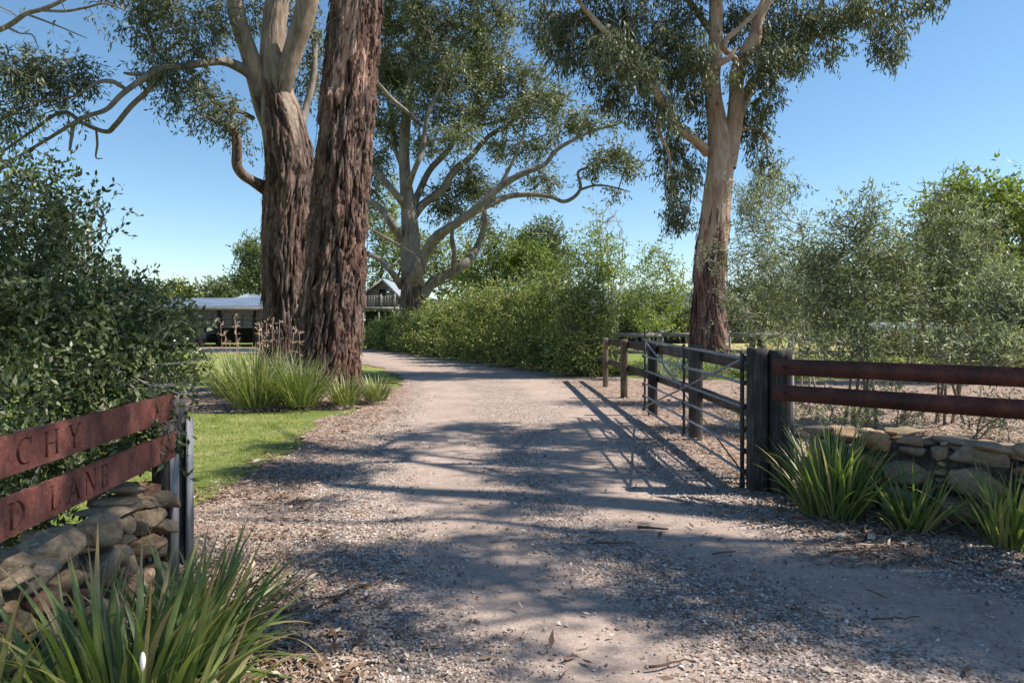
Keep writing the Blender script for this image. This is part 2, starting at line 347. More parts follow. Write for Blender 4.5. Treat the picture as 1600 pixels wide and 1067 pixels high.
def catmull(p, n):
    p = np.asarray(p, float); q = np.vstack([2 * p[0] - p[1], p, 2 * p[-1] - p[-2]]); o = []
    m = len(p) - 1
    for s in np.linspace(0, m, n):
        i = min(int(s), m - 1); t = s - i; a, b, c, d = q[i:i + 4]
        o.append(.5 * ((2 * b) + (-a + c) * t + (2 * a - 5 * b + 4 * c - d) * t * t + (-a + 3 * b - 3 * c + d) * t ** 3))
    return np.array(o)
def bark_tube(pts, nseg, nlen, amp, freq, rough, mt, name, parent, seed=0, bumps=(), flare=0):
    """pts: rows x,y,z,r. Furrowed trunk with relief in the mesh."""
    q = catmull(pts, nlen); p = q[:, :3]; r = np.maximum(q[:, 3], .005)
    t = unit(np.gradient(p, axis=0)); u = unit(np.cross(t, [0.05, 1.0, 0.02])); v = np.cross(t, u)
    an = np.arange(nseg) * 2 * math.pi / nseg
    ring = np.cos(an)[None, :, None] * u[:, None] + np.sin(an)[None, :, None] * v[:, None]
    s = np.concatenate([[0], np.cumsum(np.linalg.norm(np.diff(p, axis=0), axis=1))])
    r0 = r.max(); co = np.stack(np.broadcast_arrays(np.cos(an)[None] * r0 * freq, np.sin(an)[None] * r0 * freq, s[:, None] * freq * .16), -1)
    wob = (fbm(co * .5 + 9, 2, seed) - .5) * 3
    co2 = co + wob[..., None] * .5
    f = fbm(co2, 3, seed + 3); fiss = np.exp(-((2 * f - 1) / .11) ** 2)
    f2 = fbm(co2 * [2.3, 2.3, 2.6] + 5, 3, seed + 7); fiss = np.clip(fiss + .55 * np.exp(-((2 * f2 - 1) / .08) ** 2), 0, 1.2)
    plate = np.floor(f * 7) % 2 * .35
    fine = fbm(co2 * [3.2, 3.2, 5], 3, seed + 9)
    rg = rough(s[:, None] / s[-1], an[None], p[:, None, 2]) if callable(rough) else np.full(fiss.shape, rough)
    rg = np.broadcast_to(rg, fiss.shape)
    dis = amp * (rg * (-1.25 * fiss + plate + (fine - .5) * 1.3 + (f - .5) * 1.5) + (1 - rg) * (fbm(co * .35, 2, seed + 5) - .5) * .8)
    big = (fbm(np.stack(np.broadcast_arrays(np.cos(an)[None] * 1.3, np.sin(an)[None] * 1.3, s[:, None] * .5), -1), 3, seed + 20) - .5) * .34
    rr = r[:, None] * (1 + big) + np.minimum(1, r[:, None] / .3) * dis
    if flare:
        hgt = np.clip(1 - s / 1.6, 0, 1)[:, None] ** 2
        rr = rr + hgt * flare * (.25 + .75 * np.maximum(0, np.cos(an * 5 + 1)[None] * .6 + np.cos(an * 3 + seed)[None] * .5))
    V = p[:, None] + ring * rr[..., None]
    for (bx, bs, bh) in bumps:
        dd = np.linalg.norm(V - np.asarray(bx), axis=2); V = V + ring * (bh * np.exp(-(dd / bs) ** 2) * (1 + (fine - .5) * 1.5))[..., None]
    V = V.reshape(-1, 3); i = np.arange(nlen - 1)[:, None] * nseg; j = np.arange(nseg)[None]; k = (j + 1) % nseg
    F = np.stack([i + j, i + k, i + nseg + k, i + nseg + j], -1).reshape(-1, 4)
    cav = np.clip(fiss * .9 + (.45 - fine) * .8, 0, 1)
    me = npmesh(name, V, F, mt, {'rough': rg.ravel(), 'cav': cav.ravel()}, True)
    return link(name, me, parent)
def W(rows, d):
    """pixel skeleton rows (px,py,radius px[,depth offset]) at distance d -> x,y,z,r"""
    o = []
    for r_ in rows:
        dd = d + (r_[3] if len(r_) > 3 else 0); o.append([*P(r_[0], r_[1], dd), r_[2] * dd / FPX])
    return np.array(o)

# ------------------------------------------------------------------ ground sheets
def sheet(name, poly, z, mt, kind='structure', fine=0, label=None):
    import bmesh
    bm = bmesh.new(); bm.faces.new([bm.verts.new((x, y, z)) for x, y in poly])
    me = bpy.data.meshes.new(name); bm.to_mesh(me); bm.free(); me.materials.append(mt)
    o = bpy.data.objects.new(name, me); C.objects.link(o); o['kind'] = kind; return o
def inside(poly, X, Y):
    r_ = np.zeros(X.shape, bool); n = len(poly)
    for i in range(n):
        x1, y1 = poly[i]; x2, y2 = poly[(i + 1) % n]
        c = ((y1 > Y) != (y2 > Y)) & (X < (x2 - x1) * (Y - y1) / (y2 - y1 + 1e-12) + x1); r_ ^= c
    return r_
def seg_dist(line, X, Y):
    D = np.full(X.shape, 1e9)
    for (a, b), (c, d) in zip(line[:-1], line[1:]):
        L2 = (c - a) ** 2 + (d - b) ** 2; t = np.clip(((X - a) * (c - a) + (Y - b) * (d - b)) / L2, 0, 1)
        D = np.minimum(D, np.hypot(X - a - t * (c - a), Y - b - t * (d - b)))
    return D
def wiggle(poly, step=.25, amp=.12, sd_=3):
    o = []
    for (a, b), (c, d) in zip(poly, poly[1:] + poly[:1]):
        n = max(1, int(min(60, math.hypot(c - a, d - b) / step)))
        for i in range(n): o.append((a + (c - a) * i / n, b + (d - b) * i / n))
    o = np.array(o); k = fbm(np.c_[o * 1.1, np.zeros(len(o))], 3, sd_) - .5; k2 = fbm(np.c_[o * 1.1, np.ones(len(o)) * 5], 3, sd_) - .5
    o[:, 0] += k * amp * 4; o[:, 1] += k2 * amp * 4; return [tuple(q) for q in o]
sheet('ground', [(-400, -60), (400, -60), (400, 600), (-400, 600)], -.012, M['ground'])
LEFT_EDGE = [(-7, -6), (-7, 2.0), (-3.0, 4.3), (-2.8, 5.9), (-2.9, 7.2), (-2.95, 8.6), (-3.1, 10.6), (-2.9, 12.2), (-2.6, 14.5), (-2.9, 18), (-4.6, 24), (-9, 32), (-16, 38), (-34, 41)]
DRIVE = LEFT_EDGE + [(-34, 50), (-14, 50), (-10, 48), (-6.5, 44), (-3.2, 36), (0, 29.5), (2.0, 24.4), (3, 22.6), (6, 20), (12, 19), (22, 19), (22, -6)]
def drive_mesh():
    xs = np.concatenate([np.arange(-34, -8, 1.0), np.arange(-8, 8, .125), np.arange(8, 22.1, 1.0)])
    ys = np.concatenate([np.arange(-6, 0, 1.0), np.arange(0, 14, .125), np.arange(14, 26, .25), np.arange(26, 50.1, .5)])
    X, Y = np.meshgrid(xs, ys); e = (fbm(np.stack([X * .9, Y * .9, X * 0], -1), 3, 4) - .5) * .9
    e2 = (fbm(np.stack([X * .9, Y * .9, X * 0 + 7], -1), 3, 4) - .5) * .9
    ins = inside(DRIVE, X + e, Y + e2)
    id_ = -np.ones(X.size, int); n1, n2 = X.shape
    cellin = ins[:-1, :-1] & ins[1:, 1:] & ins[1:, :-1] & ins[:-1, 1:]
    i, j = np.nonzero(cellin); a = i * n2 + j; F = np.stack([a, a + 1, a + n2 + 1, a + n2], -1)
    u = np.unique(F); id_[u] = np.arange(len(u)); F = id_[F]; x = X.ravel()[u]; y = Y.ravel()[u]
    tk, li = masks(x, y); z = .004 + (fbm(np.stack([x * 1.2, y * 1.2, x * 0], -1), 2, 8)) * .012
    me = npmesh('driveway', np.stack([x, y, z], -1), F, M['gravel'], {'track': tk, 'litter': li}, True)
    o = link('driveway', me); o['kind'] = 'structure'
TR_L = [(1.6, -2), (.75, 2), (.3, 3.27), (-.22, 4.7), (-.72, 6.96), (-1.07, 11.4), (-1.5, 16), (-2.6, 22), (-5.5, 30), (-10, 38), (-20, 44)]
TR_R = [(4.2, -1), (3.2, 2.4), (2.33, 3.5), (1.73, 4.3), (1.03, 5.6), (.75, 7.5), (1.3, 11.4), (.9, 16), (-.4, 22), (-3.0, 29), (-8, 36.5), (-20, 46)]
def masks(x, y):
    d = np.minimum(seg_dist(TR_L, x, y), seg_dist(TR_R, x, y))
    tk = np.clip(1.25 - d / .62, 0, 1)
    mid = (seg_dist(TR_L, x, y) + seg_dist(TR_R, x, y))
    d2 = np.clip((mid - 2.9) / 1.6, 0, 1)
    left = np.clip((-x - 1.1 - .02 * y) / 1.4, 0, 1) * (y < 16); right = np.clip((x - 1.7) / .9, 0, 1) * np.clip((10.5 - y) / 3, .15, 1) * (y < 15) * (y > 4.2)
    return tk, np.clip(np.maximum(np.maximum(left, right), d2 * .75), 0, 1)
drive_mesh()
LAWN = [(-30, 2), (-3.3, 2), (-2.75, 4.6), (-2.55, 5.9), (-2.65, 7.2), (-2.75, 8.6), (-2.95, 10.4), (-3.6, 11.4), (-5.2, 11.5), (-7.5, 12.6), (-7.8, 16), (-5.5, 18.2), (-2.9, 18), (-4.6, 24), (-9, 32), (-16, 38), (-34, 41)]
sheet('lawn', wiggle(LAWN), .022, M['lawn'])
BED = [(-7.6, 12.4), (-5.3, 11.3), (-3.6, 11.1), (-2.7, 11.8), (-2.35, 13.5), (-2.5, 16.5), (-3.4, 18.2), (-5.6, 18.4), (-7.8, 16.4)]
def mound(name, cx, cy, rx, ry, h, mt, z0=.024, sd_=1):
    a, q = np.meshgrid(np.arange(72) * 2 * math.pi / 72, np.linspace(0, 1, 22))
    e = 1 + (fbm(np.stack([np.cos(a) * 2, np.sin(a) * 2, a * 0 + sd_], -1), 3, sd_) - .5) * .5
    X = cx + rx * q * e * np.cos(a); Y = cy + ry * q * e * np.sin(a)
    Z = z0 - .03 * (q > .98) + h * (1 - q * q) * (.8 + .4 * fbm(np.stack([X, Y, X * 0], -1), 3, sd_)) + .05 * (fbm(np.stack([X * 4, Y * 4, X * 0], -1), 2, sd_) - .5) * (q < .95)
    i = np.arange(21)[:, None] * 72; j = np.arange(72)[None]; k = (j + 1) % 72
    F = np.stack([i + j, i + k, i + 72 + k, i + 72 + j], -1).reshape(-1, 4)
    o = link(name, npmesh(name, np.stack([X, Y, Z], -1).reshape(-1, 3), F, mt, None, True)); o['kind'] = 'structure'; return o
mound('garden_bed_left', -5.0, 14.8, 2.5, 3.2, .16, M['mulch'], .026, 2)
mound('garden_bed_right', 7.2, 22.4, 6.2, 3.4, .32, M['ground'], .012, 5)
sheet('dry_paddock', wiggle([(9, 20.5), (40, 20.5), (60, 60), (14, 60), (8, 34)], .6, .3), .004, M['dry'])

# loose gravel chips lying on the drive (one uncountable mass) and litter
def chips():
    r = np.random.default_rng(11); n = 230000
    y = r.uniform(2.4, 15, n) ; y = 2.4 + (y - 2.4) * r.uniform(.15, 1, n)
    x = r.uniform(-1, 1, n) * (y * .78 + .4)
    tk, li = masks(x, y)
    cl = fbm(np.stack([x * 1.7, y * 1.7, x * 0], -1), 3, 31)
    keep = r.uniform(0, 1, n) < (1.0 - tk * .93) * (.2 + .9 * np.clip((cl - .3) * 3, 0, 1)) * np.clip(1.2 - y / 18, .2, 1)
    keep &= inside(DRIVE, x, y); x, y, tk, li, cl = x[keep][:72000], y[keep][:72000], tk[keep][:72000], li[keep][:72000], cl[keep][:72000]
    n = len(x); s = r.gamma(3, .0015, n) + .0026 + .003 * li
    s = np.minimum(s, .018) * np.clip(.75 + y / 14, 1, 1.6)
    V = np.array([(1, 0, -.2), (.1, 1, -.1), (-1, .1, -.2), (0, -1, -.2), (.2, .1, .6)], float)
    v = V[None] * (1 + r.uniform(-.45, .45, (n, 5, 3))) * s[:, None, None]; a = r.uniform(0, 6.28, n); c, q = np.cos(a), np.sin(a)
    el_ = r.uniform(.5, 1, n)[:, None]
    vx = v[..., 0] * c[:, None] - v[..., 1] * el_ * q[:, None]; vy = v[..., 0] * q[:, None] + v[..., 1] * el_ * c[:, None]
    tl = r.normal(0, .35, n)[:, None]; vz = v[..., 2] + vx * tl
    Vn = np.stack([vx + x[:, None], vy + y[:, None], vz + .014 + s[:, None] * .25], -1).reshape(-1, 3)
    T = np.array([(0, 1, 4), (1, 2, 4), (2, 3, 4), (3, 0, 4)]); F = (np.arange(n)[:, None, None] * 5 + T[None]).reshape(-1, 3)
    col = r.uniform(0, 1, n) * (1 - .35 * (li > .5) * r.uniform(0, 1, n)); o = link('gravel_chips', npmesh('gravel_chips', Vn, F, M['chip'], {'v': np.repeat(col, 5)})); o['kind'] = 'stuff'
def litter():
    r = np.random.default_rng(12); n = 150000; y = 2.4 + 16 * r.uniform(0, 1, n) ** 1.5; x = r.uniform(-1, 1, n) * (y * .78 + .3); tk, li = masks(x, y)
    cl = fbm(np.stack([x * 1.3, y * 1.3, x * 0 + 3], -1), 3, 37)
    keep = (r.uniform(0, 1, n) < (.012 + li * .75 * np.clip((cl - .32) * 4, 0, 1))) & inside(DRIVE, x, y)
    x, y = x[keep][:26000], y[keep][:26000]; n = len(x); cen = np.stack([x, y, .022 + r.uniform(0, .02, n)], -1)
    d = r.normal(0, 1, (n, 3)); d[:, 2] *= .13; d = unit(d); s = unit(np.cross(d, [0, 0, 1.0]) + r.normal(0, .25, (n, 3)))
    l = r.gamma(3, .012, n)[:, None] + .02; wd = l * r.uniform(.08, .22, (n, 1)); up = np.array([0, 0, .25])
    V = np.stack([cen, cen + d * l * .45 + s * wd, cen + d * l + up * l * .3, cen + d * l * .5 - s * wd + up * wd], 1).reshape(-1, 3)
    o = link('leaf_litter', npmesh('leaf_litter', V, np.arange(n * 4).reshape(-1, 4), M['litter'], {'v': np.repeat(r.uniform(0, 1, n) ** 1.4, 4)})); o['kind'] = 'stuff'
chips(); litter()
def blades(name, poly, n, h, wd, ymax, seed, z=.02, mt='grass', pw=1.0):
    r = np.random.default_rng(seed); pl = np.array(poly); x = r.uniform(pl[:, 0].min(), pl[:, 0].max(), n * 6)
    y0 = pl[:, 1].min(); y = y0 + (ymax - y0) * r.uniform(0, 1, n * 6) ** pw
    k = inside(poly, x, y) & (np.abs(x / y) < .8) ; x, y = x[k][:n], y[k][:n]; n = len(x); c = np.stack([x, y, np.full(n, z)], -1)
    d = r.normal(0, .45, (n, 3)); d[:, 2] = 1; d = unit(d); a = r.uniform(0, 6.28, n); s = np.stack([np.cos(a), np.sin(a), a * 0], -1) * wd * .5 * np.clip(y / 6, 1, 3)[:, None]
    hh = (h * r.uniform(.5, 1.3, n))[:, None]; V = np.stack([c - s, c + s, c + d * hh], 1).reshape(-1, 3)
    o = link(name, npmesh(name, V, np.arange(n * 3).reshape(-1, 3), M[mt], {'v': np.repeat(np.clip(r.normal(.5, .25, n), 0, 1), 3)})); o['kind'] = 'stuff'; return o
blades('lawn_grass', LAWN, 110000, .035, .006, 20, 5, pw=1.5)
blades('verge_grass', [(2.6, 21), (4.5, 19.6), (9, 19.3), (14, 20), (13, 26), (2, 25)], 26000, .16, .012, 26, 6, z=.1)
blades('paddock_grass', [(9, 20.5), (26, 20.5), (30, 34), (10, 34)], 16000, .12, .014, 34, 16, z=.0)
# ------------------------------------------------------------------ gum trees
def crown(tree, base, clumps, d, att_per, leaf, n_leaf, spread, mt, r0, rmax, seed, tmat='twig', depth=1.0, droop=.8, flat=.8, seg=.5, v0=.5):
    """clumps: px,py,rx px,ry px[,depth offset,density]; twigs grow out of base nodes to points in every clump"""
    r = np.random.default_rng(seed); A = []
    for c in clumps:
        dd = d + (c[4] if len(c) > 4 else r.normal(0, depth)); q = c[5] if len(c) > 5 else 1
        rx = c[2] * dd / FPX; rz = c[3] * dd / FPX
        n = max(3, int(att_per * q * (rx * rz) ** .75 * 1.0)); A.append(ell(P(c[0], c[1], dd), (rx, max(rx, rz) * .9, rz), n, r, .15))
    A = np.vstack(A); nodes, par, wt, tips = grow(base, A, seg, .22, .04, r)
    V, F = twig_mesh(nodes, par, wt, len(base), r0, rmax)
    link('twigs', npmesh('twigs', V, F, M[tmat], {'v': np.zeros(len(V))}), tree, 'stuff')
    f = leaves(nodes[tips], n_leaf, spread, leaf[0], leaf[1], droop, v0=v0, r=r, flat=flat)
    foliage_obj([f], M[mt], tree)
def limb_nodes(rows):
    return np.vstack([catmull(a[:, :3], len(a) * 4)[int(len(a) * (.8 if k else 2)):] for k, a in enumerate(rows)])

# near gum trunk (B) and the pale gum behind it (A)
tB = empty('gum_tree', P(522, 617, 15) * [1, 1, 0], 'thick rough red-brown gum trunk in the foreground left of the driveway', 'tree')
rowsB = W([(498, 640, 66, 0), (503, 600, 60), (510, 550, 55), (517, 490, 51), (524, 430, 48.5), (530, 340, 45), (536, 250, 44), (543, 170, 43.5), (549, 90, 42), (557, 10, 41.5), (566, -90, 41), (572, -190, 38), (578, -300, 30), (590, -420, 20), (585, -560, 8)], 15) * [1, 1, 1, .93]
bumps = [(P(516, 150, 14.4), .2, .12), (P(583, 160, 15), .13, .12), (P(490, 452, 14.4), .2, .13), (P(574, 270, 15), .16, .06), (P(527, 330, 14.4), .22, .07), (P(505, 395, 14.4), .14, .07), (P(590, 70, 15), .18, .08)]
def rB(s, a, z):
    a, z = np.broadcast_arrays(a, z); return np.clip(1.15 - 5 * np.maximum(0, fbm(np.stack([np.cos(a) * 1.6, np.sin(a) * 1.6, z * .45 + 3], -1), 3, 77) - .56), .1, 1)
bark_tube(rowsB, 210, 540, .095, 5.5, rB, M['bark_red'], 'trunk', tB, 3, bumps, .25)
# loose plates and ribbons of bark standing off the trunk
def bark_strips(rows, n, seed, parent, mt, lmin=.15, lmax=.7, wid=.035, s0=0.0, s1=1.0, a0=0, a1=6.283, droopy=.04):
    r = np.random.default_rng(seed); q = catmull(rows, 300); mb = MB()
    for i in range(n):
        k = int(r.uniform(s0, s1) * 299); a = r.uniform(a0, a1); c = q[k]; L = r.uniform(lmin, lmax); w_ = wid * r.uniform(.5, 1.4)
        m = 6; s = np.linspace(0, 1, m); o_ = np.array([math.cos(a), math.sin(a), 0]); tg = np.array([-math.sin(a), math.cos(a), 0])
        off = c[3] * 1.0 + .005 + droopy * s ** 2 * r.uniform(.2, 1.6); z = c[2] - s * L; ph = r.uniform(-.25, .25)
        # follow the trunk axis downwards
        ax = np.interp(z, q[:, 2], q[:, 0]); ay = np.interp(z, q[:, 2], q[:, 1]); rr = np.interp(z, q[:, 2], q[:, 3]) * 1.03
        ce = np.stack([ax, ay, z], -1) + o_ * (rr + off - c[3])[:, None] + tg * (ph * s * L * .4)[:, None]
        wv = w_ * np.sin(np.pi * (s * .8 + .15))[:, None]
        V = np.stack([ce - tg * wv / 2, ce + o_ * w_ * .25, ce + tg * wv / 2], 1).reshape(-1, 3)
        F = []
        for j in range(m - 1):
            for b in (0, 1): F.append((j * 3 + b, j * 3 + b + 1, j * 3 + b + 4, j * 3 + b + 3))
        mb.add(V, F, r.uniform(.2, .8))
    me = npmesh('loose_bark', np.vstack(mb.V), np.vstack(mb.Q), mt, {'rough': np.ones(mb.n), 'cav': np.concatenate(mb.A)}, True)
    link('loose_bark', me, parent, 'stuff')
bark_strips(rowsB, 900, 5, tB, M['bark_red'], .12, .55, .06, .04, .75)
limB = [W(r_, 15) for r_ in ([(572, -190, 20), (640, -300, 15, .5), (700, -380, 9, 1)], [(574, -230, 18), (480, -330, 13, -.5), (400, -400, 8, -1)], [(585, -560, 8), (600, -640, 5)])]
for a in limB: bark_tube(a, 20, 24, .02, 4, .2, M['bark'], 'branch', tB, 8)
crown(tB, limb_nodes(limB), [(700, -400, 90, 60), (640, -460, 80, 60), (430, -430, 90, 60), (560, -640, 110, 70), (350, -380, 60, 50)], 15, 13, (.15, .03), 26, .28, 'gum', .008, .06, 21)

tA = empty('gum_tree', P(447, 605, 17.5) * [1, 1, 0], 'leaning gum with pale peeling upper limbs, just left of the thick foreground trunk', 'tree')
def rA(s, a, z):
    a, z = np.broadcast_arrays(a, z); return np.clip((8.3 - z) / 2.6 + (fbm(np.stack([np.cos(a) * 1.5, np.sin(a) * 1.5, z * .3], -1), 3, 55) - .5) * 2.6, .15, 1)
rowsA = W([(446, 640, 50), (446, 590, 45), (446, 540, 41), (447, 480, 38), (448, 400, 38), (451, 330, 39), (455, 270, 40), (449, 225, 38), (440, 185, 35), (431, 145, 27), (427, 100, 22), (428, 50, 20), (433, 0, 19), (440, -80, 16), (430, -170, 12), (440, -260, 8)], 17.5) * [1, 1, 1, .95]
bark_tube(rowsA, 160, 420, .06, 5, rA, M['bark'], 'trunk', tA, 11, [(P(446, 285, 16.9), .22, .10), (P(427, 290, 16.9), .18, .08), (P(470, 255, 16.9), .2, .08)], .15)
bark_strips(rowsA, 260, 6, tA, M['bark'], .15, .6, .05, .05, .5)
limA_px = [
 [(428, 205, 17), (412, 165, 16), (402, 130, 15, -.2), (392, 90, 15, -.4), (378, 50, 14, -.5), (368, 10, 14, -.6), (362, -60, 12, -.7), (340, -150, 9, -.9)],
 [(436, 170, 13), (447, 120, 15, -.3), (460, 75, 16, -.4), (474, 30, 17, -.5), (484, -15, 17, -.6), (500, -90, 14, -.6), (530, -190, 9, -.4)],
 [(405, 150, 10, -.2), (392, 118, 10, -.4), (365, 101, 9, -.7), (345, 96, 7, -1), (318, 99, 6.5, -1.3), (285, 104, 6, -1.6), (250, 108, 5.5, -2), (222, 124, 5, -2.2), (190, 148, 4.5, -2.4), (165, 172, 4, -2.5), (128, 185, 3.5, -2.6), (70, 220, 3, -2.7), (0, 262, 2.5, -3)],
 [(250, 110, 5, -2), (232, 140, 4.5, -1.8), (205, 166, 4.5, -1.7), (180, 196, 4.5, -1.6), (165, 206, 4, -1.5), (130, 193, 3.5, -1.5), (98, 175, 3, -1.6), (50, 205, 2.6, -1.7), (0, 240, 2.2, -1.8)],
 [(240, 118, 3.5, -2), (205, 116, 3.2, -2.2), (193, 114, 2, -2.3)],
 [(200, 142, 3, -2.3), (176, 128, 4, -2.6), (150, 130, 3, -2.8), (118, 150, 2.2, -2.9), (60, 158, 2, -3), (5, 180, 1.6, -3)],
 [(165, 172, 3.5, -2.5), (120, 190, 3.6, -2.5), (112, 215, 3, -2.6), (109, 236, 2.2, -2.6)],
 [(150, 200, 2, -1.5), (152, 225, 2.2, -1.5), (150, 246, 1.4, -1.4), (160, 248, .8, -1.4)],
 [(414, 294, 13), (396, 284, 10, -.5), (380, 274, 9, -.8), (370, 258, 9, -1), (370, 235, 8.5, -1.1), (368, 212, 7, -1.2), (352, 194, 4.5, -1.3), (335, 190, 2.5, -1.4), (315, 180, 1.5, -1.5)],
 [(395, 185, 5), (375, 175, 4, -.6), (350, 170, 3, -1), (330, 150, 2.5, -1.2)],
 [(350, 98, 4, -1), (310, 85, 3, -1.4), (290, 60, 3, -1.5), (250, 85, 3, -1.7), (237, 60, 3.4, -1.8), (225, 30, 3.5, -1.9), (220, -10, 3.5, -2)],
 [(470, 200, 9), (478, 170, 7, .3), (490, 120, 6, .5), (492, 60, 5, .7)],
]
limA = [W(r_, 17.5) * [1, 1, 1, .92 if k < 2 else .85] for k, r_ in enumerate(limA_px)]
for k, a in enumerate(limA): bark_tube(a, 40 if k < 2 else 16, 110 if k < 2 else 60, .03, 5, .6 if k == 8 else (rA if k < 2 else .25), M['bark'] if k in (0, 1, 8) else M['bark_grey'], 'branch', tA, 30 + k)
crown(tA, limb_nodes(limA), [(80, 105, 60, 32, -2.6), (40, 125, 60, 35, -2.8), (110, 120, 40, 30, -2.5), (60, 165, 50, 22, -2.7, .6), (20, 190, 40, 30, -2.9, .8), (130, 175, 30, 12, -2.4, .4),
  (255, 110, 45, 28, -1.6), (300, 135, 48, 32, -1.4), (340, 170, 40, 30, -1.1), (290, 160, 30, 15, -1.4, .6), (365, 195, 28, 26, -1, .6), (240, 75, 30, 22, -1.8, .5), (315, 190, 22, 16, -1.3, .5),
  (215, 35, 32, 30, -2), (260, 15, 50, 28, -1.6), (310, 50, 45, 28, -1.4), (280, 75, 40, 16, -1.5), (325, 15, 45, 24, -1), (400, 20, 30, 20, 1), (480, 110, 22, 35, 1), (485, 55, 25, 35, 1), (470, 155, 18, 26, 1, .6), (462, 20, 30, 20, 1.2),
  (330, -60, 80, 40), (250, -50, 70, 40), (430, -60, 60, 40), (440, -150, 90, 50), (340, -190, 80, 50), (520, -180, 70, 40), (440, -270, 80, 50), (190, -20, 40, 20, -2)],
  17.5, 58, (.16, .036), 42, .17, 'gum_dark', .006, .045, 22, 'twig')
# thin bare branches at the top left corner, from a neighbour's crown
tN = empty('gum_tree', (-11.5, 9.0, 0), 'gum at the far left whose thin bare twigs enter the top left corner', 'tree')
rowsN = np.array([[-11.5, 9, -.1, .5], [-11.3, 9.2, 4, .42], [-11, 9.5, 8, .3], [-10.6, 10, 12, .18]])
bark_tube(rowsN, 40, 60, .04, 4, .7, M['bark'], 'trunk', tN, 50)
brN = [W(r_, 11) for r_ in ([(-260, 100, 12), (-120, 80, 7), (-40, 60, 4.5), (10, 42, 3.8), (40, 22, 3.5), (62, 16, 3.4), (90, 5, 3.2), (125, -15, 2.6)], [(62, 16, 2.4), (100, 18, 2), (135, 12, 1.8), (165, 6, 1.6), (200, 18, 1)], [(10, 42, 2), (30, 52, 1.3), (50, 55, 1.2), (60, 75, .7)], [(40, 22, 1.8), (75, 35, 1.4), (100, 45, 1.1), (135, 60, .6)])]
for k, a in enumerate(brN): bark_tube(a, 10, 40, .01, 4, .3, M['bark_grey'], 'branch', tN, 60 + k)
crown(tN, limb_nodes(brN), [(110, 20, 55, 22, 0, .5), (20, 10, 40, 25, 0, .5), (150, 35, 24, 16, 0, .7), (-120, 20, 90, 50), (40, 60, 30, 16, 0, .3), (0, -60, 90, 30)], 11, 26, (.11, .022), 7, .12, 'gum_dark', .0035, .02, 23)

# gum behind (C), big spreading crown
tC = empty('gum_tree', P(643, 548, 42) * [1, 1, 0], 'big spreading gum with many grey limbs rising behind the hedge beside the hut', 'tree')
def rC(s, a, z): return np.clip((6.2 - z) / 3 + np.cos(a * 2) * .3, .05, .8)
rowsC = W([(643, 560, 30), (643, 520, 26), (643, 470, 21), (643, 430, 18), (642, 390, 17), (640, 350, 15), (638, 325, 13), (634, 285, 11), (631, 240, 10), (634, 190, 9), (640, 140, 7), (648, 80, 5), (655, 20, 4), (650, -60, 3)], 42) * [1, 1, 1, .85]
bark_tube(rowsC, 80, 200, .06, 2.2, rC, M['bark_grey'], 'trunk', tC, 70)
limC_px = [
 [(660, 462, 13), (672, 445, 12), (690, 433, 10), (708, 425, 10), (728, 410, 9.5), (745, 388, 8, 1), (756, 355, 6, 1), (758, 322, 5, 1), (775, 300, 3, 1)],
 [(640, 450, 16), (655, 420, 14, -1), (665, 395, 13, -1.5), (685, 368, 12, -2), (715, 348, 9.5, -2.5), (745, 325, 9, -3), (780, 293, 8, -3), (815, 272, 7, -3), (850, 258, 5.5, -3), (868, 236, 5, -3), (890, 222, 4.5, -3), (925, 205, 3.5, -3), (965, 195, 2, -3)],
 [(715, 348, 8, -2.5), (750, 327, 8, -1), (790, 308, 6.5, 0), (830, 304, 5.5), (862, 308, 4.5), (880, 315, 4.2), (897, 308, 4), (907, 293, 3.5), (903, 270, 3, 0), (915, 262, 2.4), (935, 248, 2)],
 [(905, 297, 3), (930, 290, 2.6), (955, 292, 2), (985, 300, 1.2)],
 [(628, 375, 9), (612, 350, 9, -1), (600, 332, 8, -1), (585, 318, 6, -1), (560, 305, 4, -1)],
 [(637, 328, 9), (622, 308, 8, -1), (605, 288, 7, -1), (588, 268, 6, -1), (572, 250, 5, -1)],
 [(628, 448, 9), (612, 426, 7, -1), (595, 407, 6, -1), (572, 396, 5, -1), (545, 385, 3, -1)],
 [(643, 345, 9), (660, 320, 10, 1), (690, 298, 8.5, 1), (708, 270, 8, 1), (735, 245, 6.5, 1), (765, 212, 5, 1), (795, 195, 4, 1), (820, 160, 3, 1)],
 [(640, 335, 10), (655, 300, 8, 2), (672, 265, 7.5, 2), (700, 235, 6.5, 2), (718, 200, 6, 2), (738, 178, 5, 2), (750, 130, 4, 2), (755, 70, 3, 2)],
 [(634, 300, 8), (650, 260, 6, -2), (660, 235, 6, -2), (668, 180, 5, -2), (690, 130, 3.5, -2), (700, 70, 2.5, -2)],
 [(632, 270, 6), (615, 225, 5, 1), (612, 180, 4.5, 1), (600, 130, 3, 1), (602, 60, 2, 1)],
 [(655, 195, 4, -1), (640, 178, 4.5, -3), (612, 155, 5, -4), (590, 130, 4, -5), (570, 110, 3, -5)],
 [(700, 235, 4, 2), (722, 208, 4, 2), (760, 195, 3.5, 2), (800, 185, 2.5, 2)],
 [(780, 293, 4.5, -3), (800, 255, 4, -3), (815, 220, 3, -3), (822, 190, 2, -3)],
 [(815, 160, 2.5, 1), (845, 130, 2.2, 1), (870, 95, 1.8, 1), (850, 40, 1.3, 1)],
 [(708, 425, 6, 0), (710, 395, 6, -1), (706, 370, 5, -1), (712, 340, 3, -1)],
 [(660, 445, 6, -2), (652, 405, 4, -3), (625, 385, 3.6, -3), (600, 370, 3, -3), (575, 355, 2, -3)],
]
limC = [W(r_, 42) * [1, 1, 1, .70] for r_ in limC_px]
for k, a in enumerate(limC): bark_tube(a, 14, 50, .03, 3, .12, M['bark_grey'], 'branch', tC, 80 + k)
